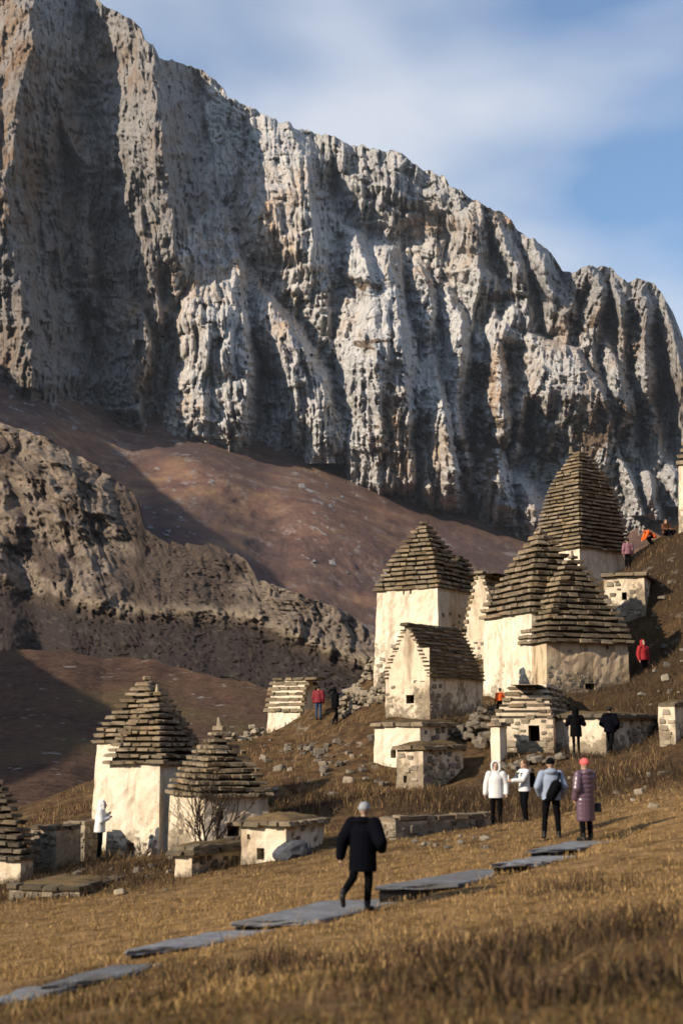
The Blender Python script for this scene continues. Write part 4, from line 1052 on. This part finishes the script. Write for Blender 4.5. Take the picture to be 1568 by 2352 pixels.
def base_pose():
    return dict(pelvis=(0, 0, .95), chest=(0, 0, 1.26), neck=(0, .01, 1.47), head=(0, -.01, 1.61), hyaw=0.0,
                hipL=(.09, 0, .93), kneeL=(.10, -.02, .50), ankL=(.10, .02, .085), hipR=(-.09, 0, .93), kneeR=(-.10, -.02, .50), ankR=(-.10, .02, .085), toeL=None, toeR=None,
                shL=(.185, 0, 1.40), elL=(.25, .03, 1.12), wrL=(.25, -.04, .88), shR=(-.185, 0, 1.40), elR=(-.25, .03, 1.12), wrR=(-.25, -.04, .88))
def hand(bm, wr, el, side, inner):
    wr, el = Vector(wr), Vector(el); d = (wr-el).normalized()
    pn = Vector(inner); pn = (pn-d*pn.dot(d)).normalized(); s = d.cross(pn).normalized()
    pc = wr+d*.055
    for k in (-1, 0, 1): cap(bm, wr+s*.012*k, wr+d*.09+s*.024*k, .020, .014, 1)
    for k, L_ in ((-1.5, .060), (-.5, .074), (.5, .080), (1.5, .070)):
        b0 = wr+d*.09+s*.0215*k; b1 = b0+d*L_*.55+pn*.012; b2 = b1+d*L_*.30+pn*.032
        cap(bm, b0, b1, .0095, .0085, 1); cap(bm, b1, b2, .0085, .0068, 1)
    t0 = wr+d*.03+s*.024; t1 = t0+d*.035+s*.03+pn*.012; t2 = t1+d*.032+pn*.014
    cap(bm, t0, t1, .013, .0105, 1); cap(bm, t1, t2, .0105, .008, 1)
def person(label, u, v, D, yaw, height, pose=None, jacket=None, hem=.78, jw=.03, quilt=False, hood=None, trousers=None, shoes=None, hat=None, hair=None, longhair=False, fur=None, vox=.013, group='visitors walking among the crypts', slim=1.0, dz=0.0):
    p = base_pose(); p.update(pose or {})
    q = pt(u, v, D) if D else on_ground(u, v); z = gz1(q.x, q.y)+dz
    root = thing('person', label, 'person', (q.x, q.y, z), R(yaw), group); k = height/1.75; root.scale = (k, k, k)
    V_ = {a: Vector(b) if isinstance(b, tuple) else b for a, b in p.items()}
    hd = V_['head']; rot = Matrix.Rotation(R(p['hyaw']), 3, 'Z')
    def H(x, y, z): return hd+rot @ Vector((x, y, z))
    # body: one surface, head to feet
    bm = bmesh.new()
    ell(bm, H(0, .012, .03), (.076, .095, .098), 3, rot); ell(bm, H(0, -.028, -.055), (.055, .060, .062), 2, rot)
    cap(bm, H(0, -.088, .012), H(0, -.108, -.022), .010, .015, 1); ell(bm, H(0, -.086, -.058), (.026, .010, .010), 1, rot); ell(bm, H(0, -.075, -.098), (.024, .02, .02), 1, rot)
    for sx in (-1, 1):
        ell(bm, H(.078*sx, .012, -.005), (.012, .022, .034), 1, rot); ell(bm, H(.034*sx, -.074, .028), (.024, .014, .010), 1, rot)
    cap(bm, V_['neck']-Vector((0, 0, .05)), H(0, .015, -.05), .058, .052)
    band(bm, [(V_['pelvis']-Vector((0, 0, .05)), .15, .10), (V_['pelvis']+Vector((0, 0, .12)), .135, .095), (V_['chest'], .16, .105), (V_['neck']-Vector((0, 0, .05)), .11, .075)])
    for s_ in 'LR':
        cap(bm, V_['hip'+s_], V_['knee'+s_], .082*slim, .056*slim); cap(bm, V_['knee'+s_], V_['ank'+s_], .055*slim, .038)
        tp = V_['toe'+s_] if V_['toe'+s_] else V_['ank'+s_]+Vector((0.02 if s_ == 'L' else -.02, -.16, -.05))
        V_['toe'+s_] = tp; cap(bm, V_['ank'+s_]+Vector((0, .02, -.035)), tp, .038, .030)
        cap(bm, V_['sh'+s_], V_['el'+s_], .048, .040); cap(bm, V_['el'+s_], V_['wr'+s_], .040, .027)
        hand(bm, V_['wr'+s_], V_['el'+s_], s_, Vector((-1 if s_ == 'L' else 1, -.3, 0)))
    solid('body', bm, SKIN, root, .0115 if vox < .0125 else .0135, 3)
    for sx in (-1, 1):
        b = bmesh.new(); ell(b, H(.034*sx, -.083, .018), (.014, .008, .008), 1, rot); e = bpy.data.meshes.new('eye'); b.to_mesh(e); b.free(); e.materials.append(EYE); link('eye', e, root)
    b = bmesh.new(); ell(b, H(0, -.096, -.058), (.022, .006, .007), 1, rot); e = bpy.data.meshes.new('mouth'); b.to_mesh(e); b.free(); e.materials.append(LIP); link('mouth', e, root)
    # trousers
    bm = bmesh.new()
    band(bm, [(V_['pelvis']-Vector((0, 0, .08)), .165, .12), (V_['pelvis']+Vector((0, 0, .10)), .150, .11)])
    for s_ in 'LR':
        cap(bm, V_['hip'+s_], V_['knee'+s_], .100*slim, .074*slim); cap(bm, V_['knee'+s_], V_['ank'+s_]+Vector((0, 0, .03)), .073*slim, .058*slim)
    solid('trousers', bm, trousers or BLACK, root, vox, 4)
    for s_ in 'LR':
        bm = bmesh.new(); a = V_['ank'+s_]; t = V_['toe'+s_]
        cap(bm, a+Vector((0, .03, -.035)), t, .050, .042); cap(bm, a+Vector((0, .01, -.02)), a+Vector((0, .01, .06)), .05, .052)
        solid('shoe', bm, shoes or SHOE, root, vox, 3)
    # coat
    if jacket:
        bm = bmesh.new(); up = V_['neck']-Vector((0, 0, .01)); ch = V_['chest']; pe = V_['pelvis']
        low = Vector((pe.x, pe.y, hem)); w = jw
        R_ = [(low, .19+w*.9, .145+w), (pe+(low-pe)*.0+Vector((0, 0, .02)), .175+w, .135+w), ((pe+ch)/2+Vector((0, 0, .03)), .165+w, .125+w), (ch+Vector((0, 0, .04)), .185+w, .13+w), (up-Vector((0, 0, .05)), .145+w*.6, .10+w*.6), (up+Vector((0, 0, .03)), .085+w*.4, .085+w*.4)]
        if hem > .9: R_.pop(1)
        if hem < .6: R_.insert(1, (Vector((pe.x, pe.y, (hem+pe.z)/2)), .19+w, .145+w))
        band(bm, R_)
        if quilt:
            zz = hem+.05
            while zz < 1.36:
                t = (zz-pe.z)/(ch.z-pe.z); c_ = pe+(ch-pe)*max(0, t); c_.z = zz
                band(bm, [(c_-Vector((0, 0, .04)), .178+w, .132+w), (c_-Vector((0, 0, .022)), .192+w, .146+w), (c_+Vector((0, 0, .022)), .192+w, .146+w), (c_+Vector((0, 0, .04)), .178+w, .132+w)]); zz += rnd.uniform(.085, .125)
        for s_ in 'LR':
            a, b, c_ = V_['sh'+s_], V_['el'+s_], V_['wr'+s_]
            cap(bm, a, b, .075+w*.9, .064+w*.8); cap(bm, b, c_, .063+w*.8, .046+w*.6)
            if quilt:
                for f in (.25, .6, .95):
                    x = a+(b-a)*f; cap(bm, x, x+(b-a)*.05, .086+w*.8, .086+w*.8)
                    x = b+(c_-b)*f*.85; cap(bm, x, x+(c_-b)*.05, .070+w*.8, .070+w*.8)
        if hood == 'down':
            ell(bm, up+Vector((0, .09, .0)), (.14, .085, .075)); ell(bm, up+Vector((0, .02, .02)), (.13, .12, .05))
        solid('coat', bm, jacket, root, vox, 4)
        if hood == 'up':
            bm = bmesh.new(); ell(bm, H(0, .055, .02), (.118, .105, .145), 3, rot); cap(bm, H(0, .05, -.08), up+Vector((0, .03, 0)), .11, .12)
            for sx in (-1, 1): cap(bm, H(.098*sx, .0, .05), H(.085*sx, -.01, -.12), .035, .04)
            cap(bm, H(-.06, -.0, .135), H(.06, -.0, .135), .03, .03)
            solid('hood', bm, jacket, root, vox, 3)
            if fur:
                bm = bmesh.new(); ring = [(.0, .155), (.07, .135), (.108, .07), (.112, -.01), (.095, -.09), (.05, -.14), (0, -.15)]
                ring = ring+[(-x, z_) for x, z_ in ring[::-1]]
                for a, b in zip(ring[:-1], ring[1:]): cap(bm, H(a[0], -.035, a[1]), H(b[0], -.035, b[1]), .034, .034)
                solid('fur_trim', bm, fur, root, vox, 2)
    if hat:
        bm = bmesh.new(); ell(bm, H(0, .012, .065), (.098, .112, .095), 3, rot); band(bm, [(H(0, .012, .02), .100, .115), (H(0, .012, .07), .103, .118)])
        solid('hat', bm, hat, root, vox, 3)
    if hair:
        bm = bmesh.new(); ell(bm, H(0, .03, .045), (.092, .098, .098), 3, rot)
        if longhair: band(bm, [(H(0, .055, .05), .095, .06), (H(0, .075, -.12), .115, .055), (H(0, .10, -.30), .10, .045), (H(0, .11, -.40), .05, .03)])
        solid('hair', bm, hair, root, vox, 3)
    return root
def wpos(root, p): return root.matrix_basis @ Vector(p)
def held(name, label, cat, root, build, mat, vox=.013):
    """a bag or the like that a person carries: a thing of its own, where the person wears it"""
    o = None; bm = bmesh.new(); build(bm); o = solid(name, bm, mat, None, vox, 3); o.matrix_basis = root.matrix_basis.copy(); o['label'] = label; o['category'] = cat; return o

# the man walking up the path
mm = person('man in a long dark coat and grey beanie striding away along the path', 832, 2093, 22.55, 180-24, 1.62, dict(
    pelvis=(0, -.02, .96), chest=(0, -.05, 1.27), neck=(.01, -.07, 1.48), head=(.0, -.10, 1.62), hyaw=8,
    hipL=(.09, -.02, .94), kneeL=(.12, .13, .53), ankL=(.14, .47, .30), toeL=Vector((.14, .46, .13)), hipR=(-.09, -.02, .94), kneeR=(-.09, -.06, .50), ankR=(-.08, -.02, .085),
    shL=(.20, -.05, 1.41), elL=(.33, .06, 1.14), wrL=(.37, .06, .88), shR=(-.20, -.05, 1.41), elR=(-.36, .06, 1.13), wrR=(-.27, -.20, 1.00)),
    jacket=NAVY, hem=.64, jw=.06, hood='down', trousers=BLACK, hat=GREYK, vox=.012)
# the group at the end of the path
person('woman in a white fur hooded coat and dark trousers facing the camera', 1140, 1893, 38.5, -6, 1.68, dict(elL=(.27, .02, 1.13), wrL=(.28, -.06, .89), elR=(-.27, .02, 1.13), wrR=(-.30, -.02, .88)),
    jacket=WHITE, hem=.76, jw=.032, hood='up', fur=FUR, trousers=BLACK, hair=DHAIR, vox=.012)
w3 = person('woman with long brown hair and white sleeves reaching towards the white coated woman', 1205, 1890, 38.6, -72, 1.66, dict(kneeL=(.07, -.02, .5), kneeR=(-.07, -.02, .5), ankL=(.05, .02, .085), ankR=(-.06, .04, .085), hyaw=0,
    elL=(.25, -.16, 1.18), wrL=(.16, -.42, 1.17), elR=(-.25, -.14, 1.17), wrR=(-.16, -.40, 1.12)), jacket=WHITE, hem=.86, jw=.02, hair=HAIR, longhair=True, trousers=BLACK, vox=.012)
held('backpack', 'black backpack on the back of the woman with long brown hair', 'backpack', w3, lambda b: (band(b, [(Vector((0, .20, .98)), .14, .09), (Vector((0, .22, 1.15)), .16, .12), (Vector((0, .20, 1.38)), .13, .09)]), [cap(b, (.1*s, .12, 1.42), (.13*s, -.16, 1.36), .022, .022) for s in (-1, 1)], [cap(b, (.13*s, -.16, 1.36), (.15*s, -.16, 1.12), .022, .02) for s in (-1, 1)]), BLACK)
held('phone', 'small pale phone held up between the two women', 'phone', w3, lambda b: band(b, [(Vector((.02, -.50, 1.16)), .04, .012), (Vector((.02, -.50, 1.32)), .04, .012)]), WHITE, .006)
w4 = person('man in a pale blue hooded jacket and black beanie seen from behind', 1267, 1926, 31, 176, 1.69, dict(kneeL=(.14, -.02, .5), ankL=(.17, .02, .085), kneeR=(-.13, -.02, .5), ankR=(-.15, .02, .085), elL=(.30, .05, 1.13), wrL=(.24, -.12, .95), elR=(-.30, .05, 1.13), wrR=(-.26, -.10, .93)),
    jacket=BLUE, hem=.84, jw=.026, hood='down', hat=BLACK, trousers=BLACK, vox=.012)
held('backpack', 'black sling bag slanting across the back of the blue jacketed man', 'backpack', w4, lambda b: (cap(b, (-.10, .22, 1.16), (.02, .22, .93), .13, .12), cap(b, (-.14, .2, 1.25), (-.19, .10, 1.43), .03, .03), cap(b, (.06, .21, .9), (.20, .12, .82), .025, .02)), BLACK)
w5 = person('woman in a long shiny plum puffer coat and coral knitted hat', 1346, 1931, 29.5, -150, 1.64, dict(elL=(.26, .04, 1.12), wrL=(.22, -.08, .90), elR=(-.25, -.06, 1.14), wrR=(-.17, -.24, 1.05), kneeL=(.09, -.02, .5), ankL=(.12, .04, .085)),
    jacket=PINK, hem=.42, jw=.03, quilt=True, hood='down', hat=CORAL, trousers=BLACK, vox=.012)
held('shoulder_bag', 'dark shoulder bag hanging at the hip of the plum coated woman', 'bag', w5, lambda b: (band(b, [(Vector((-.33, -.05, .60)), .10, .15), (Vector((-.34, -.05, .80)), .09, .13)]), cap(b, (-.31, -.12, .80), (-.24, -.06, 1.40), .015, .015)), cloth('dark_bag', (.028, .034, .036), .5))
# the two dark figures by the long crypt
person('woman in a dark hooded coat standing with bent arms before the bright panel', 1323, 1738, 50, 178, 1.72, dict(kneeL=(.08, -.02, .5), kneeR=(-.08, -.02, .5), ankL=(.08, .02, .085), ankR=(-.09, .02, .085), elL=(.30, -.05, 1.16), wrL=(.14, -.22, 1.25), elR=(-.30, -.05, 1.16), wrR=(-.14, -.22, 1.25)),
    jacket=BLACK, hem=.72, jw=.03, hood='up', trousers=BLACK, slim=.72)
person('man in black with open stride beside the long low crypt', 1402, 1746, 50.5, 140, 1.74, dict(kneeL=(.10, -.16, .52), ankL=(.10, -.20, .085), kneeR=(-.10, .10, .50), ankR=(-.10, .34, .10), elL=(.31, .04, 1.14), wrL=(.20, -.16, 1.0), elR=(-.32, .06, 1.14), wrR=(-.22, -.14, 1.0)),
    jacket=NAVY, hem=.84, jw=.05, hood='down', hair=DHAIR, trousers=BLACK)
person('person in a red jacket and dark trousers on the slope right of the joined crypts', 1478, 1560, 60, 25, 1.70, dict(), jacket=RED, hem=.86, jw=.035, hood='up', trousers=BLACK, vox=.015)
person('person in a bright orange jacket standing beside the ruined crypt roof', 1148, 1642, 58.5, 200, 1.25, dict(wrL=(.2, -.2, 1.0), wrR=(-.2, -.2, 1.0)), jacket=ORANGE, hem=1.02, jw=.03, hair=DHAIR, trousers=BLACK, vox=.015)
person('person in a dark red jacket and blue jeans beside the small stepped hut', 731, 1668, None, 165, 1.70, dict(), jacket=MAROON, hem=.86, jw=.05, trousers=JEANS, hair=DHAIR, vox=.015)
person('person all in black walking behind the one in dark red', 770, 1668, None, 110, 1.78, dict(kneeL=(.09, -.12, .5), ankL=(.09, -.10, .085), ankR=(-.1, .16, .085)), jacket=BLACK, hem=.74, jw=.05, hood='up', trousers=BLACK, vox=.015)
person('person in a striped rose knit standing right of the beehive tower', 1442, 1313, 75, 185, 1.66, dict(), jacket=STRIPE, hem=.84, jw=.03, quilt=True, hair=DHAIR, trousers=BLACK, vox=.015, group='visitors on the upper ridge')
person('person in an orange red jacket bending low on the ridge at the top right', 1496, 1256, None, -78, 1.68, dict(pelvis=(0, .12, .62), chest=(0, -.18, .80), neck=(0, -.36, .90), head=(0, -.48, .95), hipL=(.1, .12, .62), hipR=(-.1, .12, .62), kneeL=(.12, -.22, .48), kneeR=(-.12, -.20, .48), ankL=(.12, .05, .085), ankR=(-.12, .05, .085),
    shL=(.19, -.28, .84), elL=(.22, -.40, .58), wrL=(.16, -.50, .38), shR=(-.19, -.28, .84), elR=(-.22, -.40, .58), wrR=(-.16, -.5, .38)), jacket=ORANGE, hem=.52, jw=.03, hair=DHAIR, trousers=BLACK, vox=.015, group='visitors on the upper ridge')
person('person in a brown red jacket sitting on the ridge near the right edge', 1530, 1240, None, 30, 1.70, dict(pelvis=(0, .1, .30), chest=(0, .06, .62), neck=(0, .06, .84), head=(0, .04, .98), hipL=(.1, .08, .28), hipR=(-.1, .08, .28), kneeL=(.16, -.36, .46), kneeR=(-.16, -.36, .46), ankL=(.15, -.45, .085), ankR=(-.15, -.45, .085),
    shL=(.19, .06, .77), elL=(.27, -.06, .54), wrL=(.18, -.30, .50), shR=(-.19, .06, .77), elR=(-.27, -.06, .54), wrR=(-.18, -.30, .5)), jacket=BROWNC, hem=.26, jw=.04, hair=HAIR, longhair=False, trousers=BLACK, vox=.015, group='visitors on the upper ridge')
person('hooded figure in a white jacket and dark trousers leaning by the smooth sunlit tower', 228, 1972, 42.6, 100, 1.72, dict(pelvis=(0, .0, .94), chest=(0, -.02, 1.26), neck=(0, -.05, 1.46), head=(0, -.09, 1.60), elL=(.25, -.06, 1.14), wrL=(.17, -.22, 1.30), elR=(-.25, -.04, 1.14), wrR=(-.17, -.24, 1.22)),
    jacket=WHITE, hem=.80, jw=.035, hood='up', trousers=NAVY)
flush()
# ================================================================== loose stones, bare shrub, bushes
def rubble(name, label, quads, n, size, seed, mat=MAT_STONE, cat='rubble wall', group='tumbled stone walls', rows=4):
    """a heap of single stones piled along a line on the slope: (u, v, D) start and end, and its height"""
    rg = random.Random(seed); (a, b, hgt) = quads; A, B = pt(*a), pt(*b)
    root = thing(name, label, cat, (A+B)/2, 0, group); base = (A+B)/2
    lib = STONES[mat.name]; L_ = (B-A).length; d = (B-A).normalized(); nrm = Vector((d.y, -d.x, 0)).normalized()
    for i in range(n):
        t = rg.random(); row = rg.random()**1.3
        s_ = rg.uniform(*size)
        p = A+(B-A)*t + nrm*rg.uniform(-.5, .5)*(1-row)*1.4
        z = gz1(p.x, p.y)+row*hgt*(.6+.4*math.sin(t*9+seed)) + s_*.1
        place(rg.choice(lib), 'stone', root, (p.x-base.x, p.y-base.y, z-base.z), (rg.uniform(-.35, .35), rg.uniform(-.35, .35), rg.uniform(0, 6.3)), (s_, s_*rg.uniform(.6, .95), s_*rg.uniform(.35, .7)))
    return root
rubble('rubble_wall', 'tumbled stone wall climbing the bank left of the tall pale tower', ((785,1625,71), (900,1570,69), 1.25), 170, (.16, .46), 31)
rubble('rubble_wall', 'rough stones heaped along the crest above the stone bank', ((790,1560,76), (868,1515,75), .8), 60, (.16, .42), 32)
rubble('rubble_wall', 'sunlit heap of rough stones left of the small stepped hut', ((530,1690,72), (606,1684,74), .7), 60, (.16, .45), 33)
rubble('rubble_wall', 'low stone bank joining the ledge crypt and the ruined crypt', ((1072,1745,55), (1130,1740,53.5), 1.5), 46, (.25, .5), 34, MAT_STONE_GREY)
rubble('rubble_wall', 'line of grey stones at the foot of the ruined crypt', ((1160,1762,50), (1290,1752,50), .22), 30, (.2, .42), 35, MAT_STONE_GREY)
rubble('rubble_wall', 'fallen stones under the turf roofed crypt on the slope', ((640,1755,58), (880,1800,51), .04), 30, (.14, .34), 36, MAT_STONE_GREY)
rubble('rubble_wall', 'fallen stones on top of the ruined crypt and the bank behind', ((1290,1640,54.5), (1370,1632,55), .5), 30, (.2, .45), 37)
ROCKS = [('pale stone lying in the grass below the gabled hut', 'stones on the slope below the gabled hut', 'slope', (560, 860, 1690, 1830), 34, (.14, .36)),
 ('grey stone lying on the dark slope behind the group of visitors', 'stones behind the group', 'slope', (1080, 1560, 1770, 1860), 32, (.12, .30)),
 ('pale stone scattered on the bank below the joined crypts', 'stones below the joined crypts', 'bank', (1040, 1140, 1590, 1650), 14, (.16, .44)),
 ('small stone in the shaded grass below the left towers', 'stones below the left towers', 'foot', (100, 400, 1975, 2060), 24, (.10, .26)),
 ('stone lying on the dark slope at the right edge', 'stones on the right slope', 'slope', (1440, 1568, 1300, 1640), 22, (.14, .34)),
 ('small stone lying beside the low stone wall', 'stones by the low stone wall', 'grass', (900, 1120, 1925, 1960), 12, (.10, .26))]
rg = random.Random(77)
for lab, grp, _, (u0, u1, v0, v1), n, sz in ROCKS:
    for i in range(n):
        p = on_ground(rg.uniform(u0, u1), rg.uniform(v0, v1)); s_ = rg.uniform(*sz)*(.7+.6*rg.random())
        o = place(rg.choice(STONES[rg.choice(['loose_stone', 'grey_stone'])]), 'rock', None, (p.x, p.y, p.z+s_*.12), (rg.uniform(-.3, .3), rg.uniform(-.3, .3), rg.uniform(0, 6)), (s_, s_*rg.uniform(.6, 1), s_*rg.uniform(.4, .75)))
        o['label'] = lab; o['category'] = 'rock'; o['group'] = grp
# the bluish boulder beside the turf roofed crypt
def boulder(label, u, v, D, sx, sy, sz_, mat, seed):
    bm = bmesh.new(); bmesh.ops.create_icosphere(bm, subdivisions=3, radius=1.0)
    for q in bm.verts:
        n = q.co.normalized(); k = 1+.16*math.sin(n.x*4+seed)*math.sin(n.y*5+seed*2)+.10*float(fbm(np.array([n.x*2.2+n.z+seed]), np.array([n.y*2.2+n.z]), 4, seed)[0])*2
        k *= random.Random(int(n.x*999+n.y*77+n.z*7777)+seed).uniform(.95, 1.05); q.co = Vector((n.x*sx*k, n.y*sy*k, n.z*sz_*k))
    me = bpy.data.meshes.new('boulder'); bm.to_mesh(me); bm.free(); me.materials.append(mat)
    p = pt(u, v, D); o = link('boulder', me, None, (p.x, p.y, gz1(p.x, p.y)+sz_*.35), label=label, category='boulder'); return o
boulder('blue grey boulder beside the low whitewashed crypt', 672, 1985, 35.2, .42, .36, .30, rock_material('blue_grey_rock', (.085, .09, .105), .3, (.09, .08, .07)), 3)

# the bare shrub
def bare_shrub(label, u, v, D, h, seed, n=9, spread=.9):
    rg = random.Random(seed); p = pt(u, v, D); root = thing('bare_shrub', label, 'shrub', (p.x, p.y, gz1(p.x, p.y)-.05))
    segs = []
    def grow(a, d, r, L_, lev):
        k = 4; pts = [(a, r)]
        for i in range(k):
            d = (d+Vector((rg.uniform(-.28, .28), rg.uniform(-.28, .28), rg.uniform(-.12, .2)))).normalized(); a = a+d*L_/k; pts.append((a, r*(1-.55*(i+1)/k)))
            if lev < 3 and i > 0:
                for _ in range(2 if lev < 2 else 1): grow(a, (d+Vector((rg.uniform(-.9, .9), rg.uniform(-.9, .9), rg.uniform(-.2, .5)))).normalized(), r*.5, L_*.62, lev+1)
        segs.append((pts, lev))
    for i in range(n):
        a = rg.uniform(0, 6.28); grow(Vector((0, 0, 0)), Vector((math.cos(a)*spread*.6, math.sin(a)*spread*.6, 1)).normalized(), rg.uniform(.016, .03)*h/1.4, h*rg.uniform(.6, .85), 1 if i else 0)
    for part, levs in (('stem', (0, 1)), ('twig', (2, 3))):
        V_, F = [], []
        for pts, lev in segs:
            if lev not in levs: continue
            b0 = len(V_)
            for j, (a, r) in enumerate(pts):
                for q in range(4):
                    t = q*math.pi/2; V_.append((a.x+r*math.cos(t), a.y+r*math.sin(t), a.z+(r*.3 if q % 2 else 0)))
                if j:
                    for q in range(4): F.append((b0+(j-1)*4+q, b0+(j-1)*4+(q+1) % 4, b0+j*4+(q+1) % 4, b0+j*4+q))
        o = link(part, new_mesh(part, V_, F, MAT_BARK), root)
        if part == 'twig': o['kind'] = 'stuff'
    return root
MAT_BARK = rock_material('bark', (.045, .032, .024), .3, (.07, .045, .025))
bare_shrub('leafless dark shrub standing in front of the squat crypt', 470, 1975, 37.3, 1.75, 5, 9)
for i, (lab, u, v, D, h) in enumerate([('low leafless bush on the crest left of the small stepped hut', 585, 1672, 75, .6), ('round leafless bush on the shelf beside the turf roofed crypt', 1045, 1700, 55.5, .8), ('withered bush at the top of the turf roofed ledge', 690, 1830, 47, .7), ('withered bush in the shade below the left towers', 330, 1990, 41.5, .5)]):
    bare_shrub(lab, u, v, D, h, 40+i, 14, 1.6)

# ------------------------------------------------------------------ the air
def haze():
    bm = bmesh.new(); box(bm, -3500, 3500, -3500, 3500, -180, 1560); bmesh.ops.recalc_face_normals(bm, faces=bm.faces)
    me = bpy.data.meshes.new('haze'); bm.to_mesh(me); bm.free()
    m = bpy.data.materials.new('haze_air'); m.use_nodes = True; t = m.node_tree; t.nodes.clear()
    v = t.nodes.new('ShaderNodeVolumePrincipled'); o = t.nodes.new('ShaderNodeOutputMaterial')
    v.inputs['Color'].default_value = (.80, .88, 1.0, 1); v.inputs['Density'].default_value = HAZE; v.inputs['Anisotropy'].default_value = 0.0
    t.links.new(v.outputs[0], o.inputs['Volume']); me.materials.append(m)
    link('haze', me, kind='stuff')
HAZE = 1.9e-5
haze()
